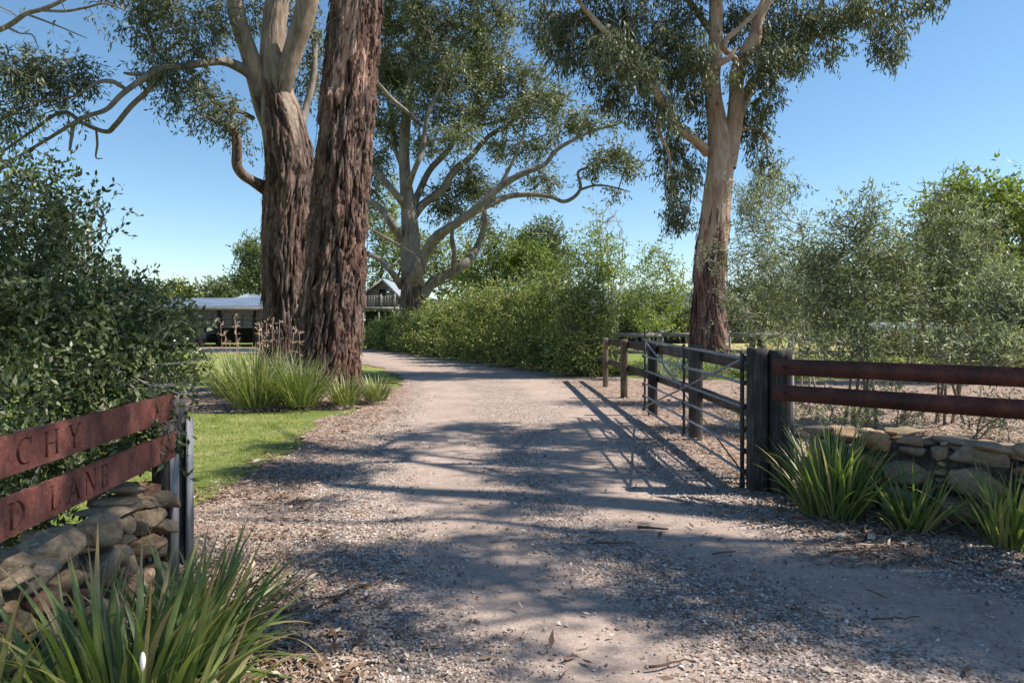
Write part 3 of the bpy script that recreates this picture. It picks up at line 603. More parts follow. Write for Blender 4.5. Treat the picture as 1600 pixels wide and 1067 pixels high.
crown(tC, limb_nodes(limC), [(600, 50, 45, 45), (640, 100, 55, 45), (590, 110, 40, 40), (660, 30, 60, 40), (720, 50, 55, 45), (700, 110, 55, 40), (770, 60, 40, 45), (750, 120, 55, 40), (800, 140, 60, 38), (840, 160, 40, 26), (835, 110, 30, 30, 0, .6), (590, 180, 34, 36), (640, 170, 35, 30), (610, 215, 30, 20),
 (690, 175, 40, 26), (745, 175, 40, 26), (800, 185, 40, 20, 0, .8), (735, 280, 42, 30, 3), (700, 305, 32, 26, 3), (765, 300, 32, 18, 2), (850, 285, 28, 26, 1, .8), (835, 235, 30, 20, 0, .6), (880, 175, 28, 18, 0, .5), (955, 245, 38, 22, 0, 1.1), (985, 262, 22, 14, 0, .8), (930, 262, 22, 14, 0, .8), (700, 335, 36, 16, 3, .9), (745, 350, 30, 16, 3, .7),
 (590, 250, 25, 25, 2), (580, 300, 20, 30, 2), (715, 215, 36, 24), (665, 225, 30, 20), (770, 235, 34, 16, 2, .6), (870, 205, 24, 12, 0, .4), (905, 190, 40, 16, -2.5, .9), (950, 188, 36, 12, -3, .6), (870, 150, 34, 20, -1, .7), (620, 10, 60, 30), (780, 5, 70, 30, 0, .7), (640, -60, 90, 40), (750, -60, 80, 40), (690, -130, 100, 40), (855, 60, 30, 40, 2, .4), (890, 190, 34, 16, -2, .4), (845, 210, 34, 16, -2, .5), (795, 225, 36, 18, 0, .6), (960, 300, 40, 14, 0, .15), (680, 130, 40, 30, 1), (620, 120, 40, 34, 2), (740, 90, 40, 30, 2), (665, 60, 40, 30, 3)],
 42, 18, (.28, .085), 60, .32, 'gum', .014, .08, 24, 'twig', 1.6, .5, .7, .8, .55)

# right gum (D)
tD = empty('gum_tree', P(1107, 552, 20.5) * [1, 1, 0], 'tall gum with pinkish trunk and drooping dark leaves behind the timber fence on the right', 'tree')
def rD(s, a, z): return np.clip((4.6 - z) / 1.6 + np.cos(a * 3 + 1) * .4, .14, 1)
rowsD = W([(1108, 580, 38), (1107, 555, 35), (1107, 520, 32), (1108, 470, 30), (1109, 420, 28.5), (1114, 370, 27), (1119, 320, 26), (1123, 280, 26), (1126, 245, 25), (1124, 215, 22), (1119, 185, 17), (1114, 155, 15), (1113, 120, 13.5), (1117, 80, 12.5), (1118, 30, 12), (1120, -30, 11), (1130, -110, 9), (1125, -200, 6)], 20.5) * [1, 1, 1, .84]
bark_tube(rowsD, 120, 380, .045, 4.5, rD, M['bark_tan'], 'trunk', tD, 100, [(P(1096, 268, 20.3), .09, .12)], .1)
bark_strips(rowsD, 300, 7, tD, M['bark_red'], .2, .8, .05, .06, .36)
limD_px = [
 [(1134, 262, 17), (1141, 225, 16), (1147, 190, 14), (1150, 150, 12), (1153, 110, 13), (1168, 78, 13, -.3), (1178, 62, 12, -.4), (1185, 30, 9, -.4), (1205, -10, 9, -.5), (1240, -70, 7, -.5), (1270, -140, 5)],
 [(1145, 200, 11), (1160, 165, 10, .5), (1178, 128, 10, .7), (1205, 104, 8, 1), (1225, 92, 7, 1.2), (1265, 62, 6.5, 1.4), (1300, 35, 6, 1.6), (1340, 15, 4.5, 1.8), (1385, 25, 3, 2), (1405, 60, 2, 2)],
 [(1106, 238, 10), (1090, 222, 8, -.3), (1070, 208, 8, -.5), (1053, 190, 7.5, -.6), (1040, 165, 7.5, -.8), (1020, 135, 7, -1), (995, 110, 6, -1.2), (975, 90, 6, -1.3), (955, 62, 5.5, -1.4), (935, 38, 5, -1.4), (912, 12, 4, -1.5), (890, -20, 3, -1.5)],
 [(1112, 145, 6), (1100, 115, 6, -.6), (1128, 97, 6.5, -.9), (1140, 90, 5, -1), (1150, 75, 3, -1)],
 [(1150, 95, 6, -.5), (1130, 70, 5, -1), (1160, 40, 4, -1.2), (1190, 5, 3.5, -1.4), (1200, -50, 3, -1.4)],
 [(1040, 165, 4, -.8), (1028, 200, 3, -1), (1045, 240, 2.5, -.8), (1050, 290, 2, -.6), (1062, 330, 1.5, -.5)],
 [(1117, 60, 7), (1090, 20, 5.5, .4), (1060, -20, 4.5, .8), (1030, -70, 3.5, 1)],
 [(1152, 205, 5, .4), (1175, 200, 3.5, .8), (1195, 215, 2.5, 1), (1200, 255, 1.6, 1)],
 [(1300, 35, 3, 1.6), (1345, 35, 2.4, 1.8), (1375, 55, 1.8, 1.8)], [(1265, 62, 4, 1.4), (1300, -20, 4, 1.4), (1380, -40, 3, 1.4), (1440, -10, 2, 1.4)],
 [(1140, 262, 3, -.4), (1110, 360, 1.5, -1.3), (1085, 372, 1, -1.6), (1060, 365, .8, -1.6)],
]
limD = [W(r_, 20.5) * [1, 1, 1, .88] for r_ in limD_px]
for k, a in enumerate(limD[:-1]): bark_tube(a, 48 if k == 0 else 18, 120 if k == 0 else 60, .03, 5, .15, M['bark_tan'], 'branch', tD, 110 + k)
crown(tD, limb_nodes(limD[:-1]), [(850, 25, 40, 30), (880, 75, 36, 34), (905, 30, 45, 30), (930, 90, 36, 40), (960, 145, 32, 32), (955, 60, 45, 34), (985, 25, 45, 30), (1005, 95, 36, 34), (1015, 170, 30, 34), (1035, 60, 40, 35), (1055, 120, 36, 40), (1060, 25, 40, 30), (1085, 75, 26, 40), (1085, 150, 20, 36, 0, .7), (1045, 235, 26, 32), (1060, 285, 24, 32), (1060, 335, 26, 28), (1085, 265, 14, 34, .8, .6), (1090, 200, 16, 20, .5, .6),
 (1145, 30, 30, 30, 1), (1185, 55, 36, 36), (1225, 30, 45, 30), (1215, 95, 36, 30), (1195, 140, 28, 26), (1250, 80, 34, 26), (1275, 35, 45, 30), (1320, 25, 42, 25), (1300, 70, 26, 20, 1.4, .7), (1385, 50, 28, 30, 1.8, 1.1), (1395, 80, 20, 18, 1.8), (1370, 10, 40, 20), (1440, 0, 30, 16), (1180, 205, 24, 30, 1, .8), (1195, 260, 24, 36, 1.2, .7), (1170, 180, 20, 26, 1, .7), (1180, 310, 22, 26, 1.2, .5), (1240, 300, 12, 22, 1.4, .3), (1000, 110, 36, 34, -2.0), (1045, 175, 26, 26, -1.6, .8), (955, 70, 36, 30, -2.2), (1085, 100, 26, 34, -1.4, .6), (1150, 120, 20, 22, -1.2, .3), (1175, 90, 26, 26, -.6, .7),
 (1000, -40, 100, 40, 1), (1120, -60, 90, 40), (1250, -60, 100, 45), (1350, -50, 70, 35), (900, -40, 80, 35), (1130, -150, 120, 50), (1250, -160, 90, 50), (1000, -140, 90, 50), (1130, -240, 90, 50)],
 20.5, 60, (.17, .042), 46, .18, 'gum_dark', .007, .045, 25, 'twig', .9, 1.6, 1.0)

# gum standing out of view to the right: only its shadow falls across the drive
tS = empty('gum_tree', (13.5, 4.2, 0), 'gum beyond the right edge of the view, casting the dappled shade over the near gravel', 'tree')
ct = 1 / math.tan(R(SUN_EL))
def G(px, py): dd = FPX * EYE / (py - HZ); return (px - 800) / FPX * dd, dd
rowsS = np.array([[13.5, 4.2, -.2, .7], [13.2, 4.2, 3, .55], [12.6, 4.3, 6.5, .45], [11.5, 4.8, 9, .32], [10.4, 5.6, 11, .2], [9.6, 6.2, 13, .1]])
bark_tube(rowsS, 60, 120, .06, 4, .7, M['bark'], 'trunk', tS, 130)
# shade patches seen on the gravel (px, py, half-width, half-height in px, height of the foliage, density)
SH = [(640, 688, 60, 10, 9, .8), (720, 672, 70, 9, 9, 1.2), (830, 690, 100, 16, 9, 1.7), (820, 722, 90, 16, 9, 1.6), (910, 668, 60, 8, 9, 1.2), (430, 705, 60, 10, 9, .9), (440, 745, 130, 16, 9, 2.2), (560, 712, 90, 8, 9, 1.1), (850, 755, 70, 12, 9, 2.0), (960, 700, 60, 14, 9, 1.4), (1010, 740, 60, 12, 8.5, 1.2), (800, 805, 80, 12, 9, 1.0), (880, 785, 60, 8, 9, .7),
      (640, 785, 60, 6, 9, .5), (720, 860, 110, 8, 9, .9), (430, 800, 60, 8, 9, .7), (560, 885, 120, 18, 9, 2.0), (430, 900, 60, 16, 8.5, .8), (700, 915, 130, 18, 9, 2.0), (930, 858, 90, 14, 8.5, 2.4), (1050, 880, 100, 16, 8.5, 2.4), (1150, 915, 120, 24, 8.5, 2.4), (1300, 905, 120, 22, 8.5, 2.2), (1360, 955, 150, 28, 8.5, 2.4), (1530, 930, 90, 28, 8, 2.4), (1550, 1000, 120, 40, 8, 2.6), (1420, 872, 70, 6, 8.5, .7), (460, 975, 100, 26, 8.5, 1.8), (600, 1040, 100, 16, 8, .6), (1020, 965, 90, 24, 8, 1.5), (1250, 1000, 110, 22, 8, 1.5), (1450, 1050, 140, 22, 8, 1.8), (860, 955, 80, 14, 8, 1.0), (820, 1055, 100, 12, 8, .5)]
rS = np.random.default_rng(40); att = []; tgt = []
for (px, py, hw, hh, h, q) in SH:
    x0, y0 = G(px, py); _, y1 = G(px, py - hh); _, y2 = G(px, py + hh); rx = hw / FPX * y0; ry = max(.16, (y1 - y2) / 2)
    n = int(max(3, 75 * q * (rx * ry) ** .8)); att.append(ell((x0 + h * ct, y0, h), (rx * .78, ry * .9, rx * .35 + .15), n, rS, .05))
for (x, y, z, rx, ry, n) in [(-1.9, 3.7, .8, .5, .8, 22), (-1.9, 2.9, .8, .5, .6, 20), (-1.7, 2.2, .4, .5, .5, 16), (-2.6, 4.5, 1.6, .7, .7, 18), (-3.4, 4.2, 1.8, .8, .8, 18), (-1.6, 3.0, .3, .4, .5, 8)]:
    h = 9.5; att.append(ell((x + (h - z) * ct, y, h), (rx, ry, .6), n, rS, .05))
def lim(a, b, r0, sag=.5, n=5):
    a = np.array(a, float); b = np.array(b, float); q = [a]
    for i in range(1, n): q.append(a + (b - a) * i / n + rS.normal(0, .22, 3) + np.array([0, 0, sag * math.sin(math.pi * i / n)]))
    q.append(b); return np.c_[np.array(q), np.linspace(r0 * .6, .02, n + 1)]
limS = [lim((12.6, 4.3, 6.5), (7.2, 7.4, 9.6), .2), lim((11.5, 4.8, 9), (6.6, 9.0, 10.5), .18), lim((12.6, 4.3, 6.5), (8.0, 4.2, 8.4), .2), lim((13.2, 4.2, 4), (9.6, 3.2, 8.2), .15), lim((11.5, 4.8, 9), (6.2, 5.2, 10.2), .16), lim((10.4, 5.6, 11), (7.0, 7.0, 11.5), .12), lim((10.4, 5.6, 11), (6.4, 10, 11.5), .12), lim((12.6, 4.3, 6.5), (6.8, 3.0, 9), .14)]
for k, a in enumerate(limS): bark_tube(a, 14, 40, .02, 4, .2, M['bark'], 'branch', tS, 140 + k)
A_ = np.vstack(att); A_ = A_[A_[:, 2] > 3]
nodes, par, wt, tips = grow(limb_nodes(limS), A_, .5, .3, .05, rS)
V, F = twig_mesh(nodes, par, wt, len(limb_nodes(limS)), .009, .06); link('twigs', npmesh('twigs', V, F, M['twig'], None), tS, 'stuff')
foliage_obj([leaves(nodes[tips], 46, .19, .16, .038, 1.2, r=rS)], M['gum_dark'], tS)

# ------------------------------------------------------------------ shrubs and smaller trees
def shrub(name, base, blobs, mt, label, cat='shrub', stems=6, att_n=120, leaf=(.06, .02), n_leaf=14, spread=.12, seed=1, tmat='twig', r0=.004, rmax=.05, group=None, droop=.1, up=.3, v0=.5, seg=.35, sm='bark_grey', vs=.35):
    """base x,y,z; blobs: centre xyz, radii xyz, weight"""
    r = np.random.default_rng(seed); e = empty(name, base, label, cat, group); base = np.asarray(base, float); A = []
    wsum = sum(b[6] * (b[3] * b[4] * b[5]) ** .6 for b in blobs)
    for b in blobs: A.append(ell(b[:3], b[3:6], max(3, int(att_n * b[6] * (b[3] * b[4] * b[5]) ** .6 / wsum)), r, .2))
    A = np.vstack(A); A = A[A[:, 2] > .04]; cen = A.mean(0); top = A[:, 2].max(); st = []; mb = MB()
    for k in range(stems):
        t_ = A[r.integers(len(A))]; t_ = cen + (t_ - cen) * .75; t_[2] = max(t_[2], .35 * top)
        b = base + np.array([r.normal(0, .12), r.normal(0, .12), -.03]) * (1 + rmax * 6); mid = b * .55 + t_ * .45 + r.normal(0, .1, 3) * top * .25; mid[2] = b[2] * .4 + t_[2] * .6
        q = catmull(np.array([b, mid, t_]), 9); st.append(q); mb.tube(q, np.linspace(rmax, r0 * 3, 9), 7)
    mb.build('stem', M['twig_pale' if tmat == 'twig_pale' else 'twig'], e, True, kind='stuff')
    S_ = np.vstack([q[2:] for q in st]); nodes, par, wt, tips = grow(S_, A, seg, .2, .03, r)
    V, F = twig_mesh(nodes, par, wt, len(S_), r0, rmax * .6); link('twigs', npmesh('twigs', V, F, M[tmat], None), e, 'stuff')
    foliage_obj([leaves(nodes[tips], n_leaf, spread, leaf[0], leaf[1], droop, up, v0, vs, r)], M[mt], e); return e, nodes, tips
def blob(px, py, rx, ry, d, w_=1.0, dz=None):
    c = P(px, py, d); return (*c, rx * d / FPX, (dz if dz else max(rx, ry) * d / FPX * .8), ry * d / FPX, w_)

# hedge along the far side of the drive, ten rounded shrubs from the back fence to the hut
HD = [('bright-topped', 915, 21.2, 512, 52, 74), ('rounded', 860, 23.8, 510, 60, 68), ('dense', 812, 26, 506, 54, 64), ('leafy', 768, 28.5, 508, 50, 56), ('arching', 733, 31, 512, 44, 48), ('olive', 700, 34, 514, 40, 42), ('drooping', 670, 37, 517, 34, 35), ('low', 643, 40, 520, 30, 30), ('small', 617, 43, 522, 26, 25), ('last', 594, 46, 524, 22, 20)]
words = ['dark grey-green hedge shrub nearest the back fence, widest of the row', 'dense hedge shrub second from the back fence, hanging low over the drive', 'tall olive hedge shrub third from the back fence, with a shaded face', 'hedge shrub left of the tallest ones, its tips touched with yellow', 'middle shrub of the hedge with arching feathery tips', 'olive green hedge shrub just right of the big spreading gum', 'hedge shrub below the big spreading gum, tips brownish yellow', 'low hedge shrub to the left under the big spreading gum', 'small hedge shrub in front of the hut balcony', 'smallest far hedge shrub at the foot of the hut']
for i, (nm, px, d, cy, rx, ry) in enumerate(HD):
    c = P(px, cy, d); b = [blob(px, cy, rx, ry, d, 1.2), blob(px + rx * .3, cy + ry * .45, rx * .9, ry * .45, d - .8, .8), blob(px - rx * .4, cy + ry * .5, rx * .8, ry * .45, d - .6, .8), blob(px, cy - ry * .4, rx * .7, ry * .6, d + .5, .6), blob(px, cy + ry * .78, rx * 1.0, ry * .2, d - .5, .6)] + [blob(px + rx * rng.uniform(-.9, .9), cy - ry * rng.uniform(.55, 1.0), rx * .22, ry * .3, d + rng.uniform(-.6, .6), .5) for _ in range(3)]
    shrub('hedge_shrub', (c[0], c[1], 0), b, 'hedge', words[i], 'shrub', 5, 440, (.10 + d * .0013, .036 + d * .0005), 34, .15 + .002 * d, 200 + i, r0=.006, rmax=.06, group='hedge shrubs along the far side of the drive', droop=.5, up=.35, v0=.6, vs=.8)
# bright green growth and thin trees above the hedge
shrub('young_tree', (3.6, 26, 0), [blob(935, 400, 40, 45, 26, 1.2), blob(930, 350, 16, 34, 26, .5), blob(905, 430, 50, 34, 26, 1), blob(960, 440, 34, 40, 26, 1)], 'bright', 'bright green young tree with a narrow top, above the near end of the hedge', 'tree', 5, 330, (.12, .055), 14, .2, 230, r0=.005, rmax=.05, v0=.55)
shrub('young_tree', (6.0, 29, 0), [blob(1020, 420, 44, 34, 29, .9), blob(1050, 450, 30, 34, 29, .7), blob(1000, 480, 40, 30, 29, .9), blob(1030, 505, 44, 20, 28, .8)], 'bright', 'wispy light green tree with thin pale stems, left of the pink trunk', 'tree', 6, 300, (.12, .055), 18, .22, 231, r0=.006, rmax=.045, v0=.5, tmat='twig_pale')
shrub('bare_tree', (4.6, 30, 0), [blob(955, 355, 26, 40, 30, 1), blob(975, 390, 16, 30, 30, .6)], 'dull', 'thin bare-twigged sapling poking above the bright green tree', 'tree', 5, 110, (.05, .02), 1, .1, 232, r0=.008, rmax=.03, tmat='twig_pale')
shrub('bushy_tree', (0, 50, 0), [blob(790, 400, 55, 40, 50, 1), blob(755, 440, 50, 35, 50, .8), blob(830, 420, 50, 40, 50, .9)], 'hedge', 'rounded olive tree behind the hedge, left of the taller grey one', 'tree', 5, 330, (.26, .11), 34, .36, 233, r0=.012, rmax=.12, v0=.4)
shrub('bushy_tree', (2.8, 56, 0), [blob(850, 372, 34, 28, 56, 1), blob(820, 385, 26, 24, 56, .6), blob(865, 410, 40, 34, 56, 1)], 'dull', 'taller grey-green tree behind the hedge with a rounded crown', 'tree', 4, 260, (.26, .11), 34, .36, 234, r0=.012, rmax=.14, v0=.4)
shrub('pale_gum', (-13, 66, 0), [blob(600, 350, 34, 46, 66, 1), blob(640, 400, 60, 40, 66, 1), blob(700, 400, 50, 40, 66, .9), blob(590, 430, 30, 30, 66, .8), blob(720, 440, 60, 26, 66, .8), blob(600, 290, 20, 25, 66, .4)], 'yellow', 'pale yellow-green gum far behind the hut and the big limbs', 'tree', 6, 420, (.4, .14), 24, .55, 235, r0=.02, rmax=.2, v0=.42)
shrub('far_gum', (-30, 78, 0), [blob(398, 400, 26, 24, 78, 1), blob(395, 440, 34, 22, 78, 1), blob(420, 420, 20, 30, 78, .6)], 'dull', 'loose grey-green gum behind the shed, beside the leaning gum', 'tree', 5, 260, (.42, .15), 30, .5, 236, r0=.02, rmax=.2, v0=.6)
for i, (px, rx, top, lab) in enumerate([(345, 34, 442, 'dark flat-topped tree beyond the shed roof'), (280, 30, 446, 'rounded yellowish tree beyond the left of the shed roof'), (215, 34, 448, 'yellowish tree beyond the shed, mostly hidden by the left bush')]):
    shrub('far_tree', (*P(px, 510, 95)[:2], 0), [blob(px, top + 14, rx, 16, 95, 1), blob(px, 480, rx * 1.1, 24, 95, .8)], 'yellow' if i else 'dull', lab, 'tree', 4, 150, (.5, .22), 30, .6, 240 + i, r0=.02, rmax=.25, group='trees beyond the shed', v0=.5)

# silvery olives on the right
shrub('olive_tree', (5.7, 13.2, 0), [blob(1190, 330, 48, 60, 13.2, 1.1), blob(1215, 290, 26, 34, 13.2, .5), blob(1180, 420, 60, 50, 13, 1.1), blob(1230, 430, 60, 60, 13, 1.1), blob(1200, 500, 60, 40, 13, .8), blob(1120, 400, 32, 20, 12.6, .35), blob(1150, 480, 40, 34, 12.4, .5), blob(1260, 360, 36, 34, 13.4, .5), blob(1240, 530, 60, 24, 12.4, .6), blob(1200, 560, 60, 14, 11.6, .4), blob(1270, 470, 40, 44, 12.8, .7)], 'olive', 'silvery olive tree crossing in front of the pink gum trunk', 'tree', 6, 950, (.085, .02), 15, .15, 250, r0=.0035, rmax=.022, tmat='twig_pale', v0=.5, vs=.5)
shrub('olive_tree', (4.9, 9.6, 0), [blob(1340, 345, 50, 30, 9.8, 1), blob(1320, 420, 70, 55, 9.8, 1.2), blob(1380, 400, 50, 60, 10, 1), blob(1290, 470, 50, 45, 9.8, .8), blob(1350, 490, 60, 40, 9.6, .7), blob(1270, 400, 36, 40, 10, .5), blob(1410, 450, 40, 50, 9.8, .8), blob(1310, 540, 70, 22, 9.4, .8), blob(1350, 572, 70, 14, 9.2, .6), blob(1400, 530, 60, 20, 9.2, .5), blob(1370, 310, 20, 22, 10, .25)], 'olive', 'open grey-green olive behind the left half of the long rusty rails', 'tree', 6, 950, (.085, .02), 15, .12, 251, r0=.0035, rmax=.025, v0=.33, vs=.5)
shrub('olive_tree', (6.6, 10.6, 0), [blob(1470, 350, 40, 50, 10.6, .8), blob(1450, 430, 60, 60, 10.6, 1), blob(1520, 420, 55, 60, 10.4, 1), blob(1490, 500, 60, 40, 10, .8), blob(1545, 480, 50, 50, 10, .8), blob(1420, 370, 30, 36, 10.6, .4), blob(1440, 545, 60, 18, 9.8, .8), blob(1500, 570, 60, 16, 9.2, .7), blob(1540, 350, 30, 40, 10.8, .5), blob(1480, 300, 16, 24, 10.6, .2)], 'olive', 'olive with upright dark stems behind the middle of the rusty rails', 'tree', 6, 950, (.085, .02), 15, .12, 252, r0=.0035, rmax=.025, v0=.4, vs=.5)
shrub('olive_tree', (6.9, 8.6, 0), [blob(1580, 470, 60, 60, 8.8, 1), blob(1560, 550, 50, 36, 8.4, 1), blob(1640, 500, 60, 70, 8.8, 1), blob(1480, 545, 40, 20, 8.6, .3)], 'olive', 'silvery olive at the right edge of the picture, leaves almost touching the rail', 'tree', 4, 700, (.085, .02), 16, .13, 253, r0=.0035, rmax=.025, v0=.55, vs=.5)
shrub('leafy_tree', (12.6, 18, 0), [blob(1520, 310, 50, 36, 18, 1), blob(1570, 330, 50, 50, 18, 1), blob(1500, 380, 50, 45, 18, 1), blob(1590, 420, 50, 60, 18, 1), blob(1460, 350, 30, 40, 18, .6), blob(1640, 340, 50, 50, 18, .8)], 'bright', 'sunlit yellow-green leafy tree rising behind the olives at right', 'tree', 6, 420, (.13, .07), 30, .2, 254, r0=.006, rmax=.08, v0=.38)
shrub('bare_tree', (11.5, 19.5, 0), [blob(1500, 270, 30, 20, 19, 1), blob(1440, 290, 20, 16, 19, .6), blob(1480, 310, 40, 30, 19, .8)], 'dull', 'bare wiry twigs standing above the olives, left of the leafy crown', 'tree', 5, 140, (.05, .02), 1, .1, 255, r0=.006, rmax=.03)
for i, (px, top, rx, d, mt_, lab) in enumerate([(1180, 440, 60, 34, 'dull', 'dark bushy tree in shade just right of the pink gum trunk'), (1290, 400, 60, 38, 'hedge', 'mid-green tree seen through the open olives'), (1400, 400, 60, 40, 'yellow', 'yellow-green tree behind the second olive'), (1500, 410, 60, 38, 'dull', 'dark tree behind the third olive'), (1600, 380, 60, 36, 'hedge', 'dark green tree at the far right behind the leafy crown'), (1000, 440, 50, 60, 'dull', 'low dull tree behind the wispy saplings'), (1070, 445, 45, 60, 'hedge', 'low rounded tree behind the pale roof')]):
    shrub('background_tree', (*P(px, 510, d)[:2], 0), [blob(px, top + 35, rx, 35, d, 1), blob(px, 490, rx * 1.1, 36, d, 1)], mt_, lab, 'tree', 5, 230, (.2, .09), 38, .33, 260 + i, r0=.012, rmax=.12, group='trees behind the olives', v0=.3)
def far_mass(name, x0, x1, y, h, n, seed, mt_='dull'):
    r = np.random.default_rng(seed); x = r.uniform(x0, x1, n); z = h * r.uniform(0, 1, n) ** .8 * (.6 + .6 * fbm(np.stack([x * .05, x * 0, x * 0], -1), 3, seed)); c = np.stack([x, y + r.normal(0, 4, n), z], -1)
    foliage_obj([leaves(c, 7, 1.1, 1.2, .8, 0, 0, .4, .4, r)], M[mt_], None, name)
far_mass('far_woodland', -160, 190, 150, 8, 4500, 300)
# ------------------------------------------------------------------ big leafy bush behind the left sign
rB_ = np.random.default_rng(400)
bushb = [blob(60, 470, 130, 110, 4.6, 1.6, .8), blob(170, 520, 120, 80, 4.4, 1.4, .6), blob(40, 350, 80, 80, 4.7, .8, .7), blob(110, 350, 45, 46, 4.6, .25, .5), blob(215, 575, 90, 52, 4.2, 1.1, .5), blob(90, 610, 130, 60, 3.9, 1.2, .4), blob(250, 500, 52, 34, 4.4, .35, .3), blob(60, 720, 130, 60, 4.0, .8, .4), blob(225, 620, 60, 34, 4.0, .5, .2), blob(-120, 520, 140, 160, 4.6, 1.2, .9), blob(20, 275, 60, 40, 4.7, .5, .5), blob(290, 545, 30, 18, 4.2, .12, .2), blob(236, 642, 52, 16, 3.62, .35, .12), blob(120, 700, 150, 70, 3.7, 1.0, .3), blob(40, 660, 70, 22, 2.9, .25, .12), blob(20, 790, 130, 60, 3.4, .8, .25), blob(200, 690, 70, 40, 4.3, .5, .2)]
bush, bn, bt = shrub('leafy_bush', (-3.6, 4.6, 0), bushb, 'bush', 'large dark green leafy bush growing over the left sign and wall', 'bush', 10, 1900, (.048, .021), 24, .075, 400, r0=.0022, rmax=.022, seg=.2, droop=.0, up=.5, v0=.52, vs=.6)
def leaf_piece(name, L, W_, mt, sd_):
    r = np.random.default_rng(sd_); V = []; F = []; n = 5
    for i in range(n + 1):
        s = i / n; w_ = W_ * .5 * math.sin(math.pi * min(1, s * .93 + .05)) ** .8; z = .12 * L * math.sin(s * 2 + r.uniform(-.3, .3))
        V += [(-w_, s * L, z + w_ * .35), (0, s * L, z), (w_, s * L, z + w_ * .35)]
    for i in range(n):
        for b in (0, 1): F.append((i * 3 + b, i * 3 + b + 1, i * 3 + b + 4, i * 3 + b + 3))
    return npmesh(name, V, F, mt, {'v': np.full(len(V), float(np.clip(r.normal(.42, .25), 0, 1)))}, True)
bl = [leaf_piece('leaf', .052, .022, M['bush'], 410 + i) for i in range(8)]
# shoots rising above the bush with paired oval leaves, each leaf a piece
shoots = [((130, 400), (178, 285), 4.45), ((90, 360), (150, 275), 4.5), ((160, 380), (172, 325), 4.4), ((60, 330), (120, 300), 4.5), ((20, 300), (45, 240), 4.5), ((110, 420), (165, 395), 4.4), ((200, 480), (243, 420), 4.3), ((210, 480), (190, 418), 4.3), ((240, 490), (285, 470), 4.2), ((70, 310), (75, 275), 4.6), ((150, 440), (172, 368), 4.4), ((0, 260), (15, 215), 4.6), ((230, 530), (305, 520), 4.1), ((240, 570), (318, 560), 4.0), ((40, 300), (85, 285), 4.6), ((210, 560), (270, 505), 4.1), ((215, 620), (282, 690), 3.85), ((240, 600), (300, 618), 3.9)]
mbs = MB(); L0 = world_loc(bush); cnt = 0
for (a, b, d) in shoots:
    pa, pb = P(*a, d), P(*b, d - .1); mid = (pa + pb) / 2 + rB_.normal(0, .03, 3); q = catmull(np.array([pa, mid, pb]), 12); mbs.tube(q, np.linspace(.004, .0015, 12), 5)
    ax = unit(pb - pa); n = max(6, int(np.linalg.norm(pb - pa) / .024))
    for i in range(n):
        if cnt >= 290: break
        s = .12 + .88 * i / (n - 1); c = q[int(s * 11)]; sid = unit(np.cross(ax, rB_.normal(0, 1, 3))); dr = unit(ax * rB_.uniform(.5, 1) + sid * rB_.uniform(.5, 1) * (1 if i % 2 else -1) * (0.3 if i == n - 1 else 1))
        xx = unit(np.cross(dr, rB_.normal(0, 1, 3) + [0, 0, .6])); zz = np.cross(xx, dr); sc = rB_.uniform(.7, 1.15)
        o = bpy.data.objects.new('leaf', bl[rB_.integers(8)]); C.objects.link(o); o.parent = bush
        mt_ = Matrix(((xx[0], dr[0], zz[0], c[0] - L0[0]), (xx[1], dr[1], zz[1], c[1] - L0[1]), (xx[2], dr[2], zz[2], c[2] - L0[2]), (0, 0, 0, 1))) @ Matrix.Scale(sc, 4); o.matrix_basis = mt_; cnt += 1
mbs.build('shoot', M['twig_pale'], bush, True, kind='stuff')
mbs = MB()
for k in range(16):  # pale bare stems seen through the leaves near the sign
    x = rB_.uniform(0, 260); y = rB_.uniform(560, 630); a = P(x, y, 3.95); b = P(x + rB_.uniform(50, 110), y + rB_.uniform(-20, 22), 3.8); mbs.tube(catmull(np.array([a, (a + b) / 2 + rB_.normal(0, .02, 3), b]), 8), np.linspace(.004, .002, 8), 5)
mbs.build('bare_stem', M['twig_pale'], bush, True, kind='stuff')

# ------------------------------------------------------------------ strap-leaved plants
m, t = mat('strap_leaf'); v = attr(t, 'v'); oi = N(t, 'ShaderNodeObjectInfo').outputs['Random']; al = attr(t, 'along')
c1 = ramp(t, oi, [(0, (.10, .15, .045)), (.4, (.18, .245, .075)), (.7, (.24, .30, .09)), (.88, (.34, .37, .14)), (.93, (.42, .36, .2)), (1, (.46, .36, .22))])
st = nz(t, coords(t, (60, 60, 3)), 2, 3); c1 = mixc(t, 1.0, c1, ramp(t, st, [(.3, (.7, .72, .7)), (.7, (1.2, 1.15, 1.1))]), 'MULTIPLY')
c1 = mixc(t, ramp(t, math_(t, 'ADD', al, math_(t, 'MULTIPLY', math_(t, 'SUBTRACT', oi, .5), .35)), [(.86, (0, 0, 0)), (.97, (.9, .9, .9))]), c1, (.34, .25, .13))
c1 = mixc(t, ramp(t, al, [(0, (.6, .6, .6)), (.18, (0, 0, 0))]), c1, (.30, .33, .16))
b = N(t, 'ShaderNodeBsdfPrincipled'); t.links.new(c1, b.inputs['Base Color']); b.inputs['Roughness'].default_value = .38
tr_ = N(t, 'ShaderNodeBsdfTranslucent'); t.links.new(mixc(t, 1.0, c1, (1.0, 1.2, .5), 'MULTIPLY'), tr_.inputs[0]); mx = N(t, 'ShaderNodeMixShader'); mx.inputs[0].default_value = .35
t.links.new(b.outputs[0], mx.inputs[1]); t.links.new(tr_.outputs[0], mx.inputs[2]); o_ = N(t, 'ShaderNodeOutputMaterial'); t.links.new(mx.outputs[0], o_.inputs[0]); M['strap_near'] = m
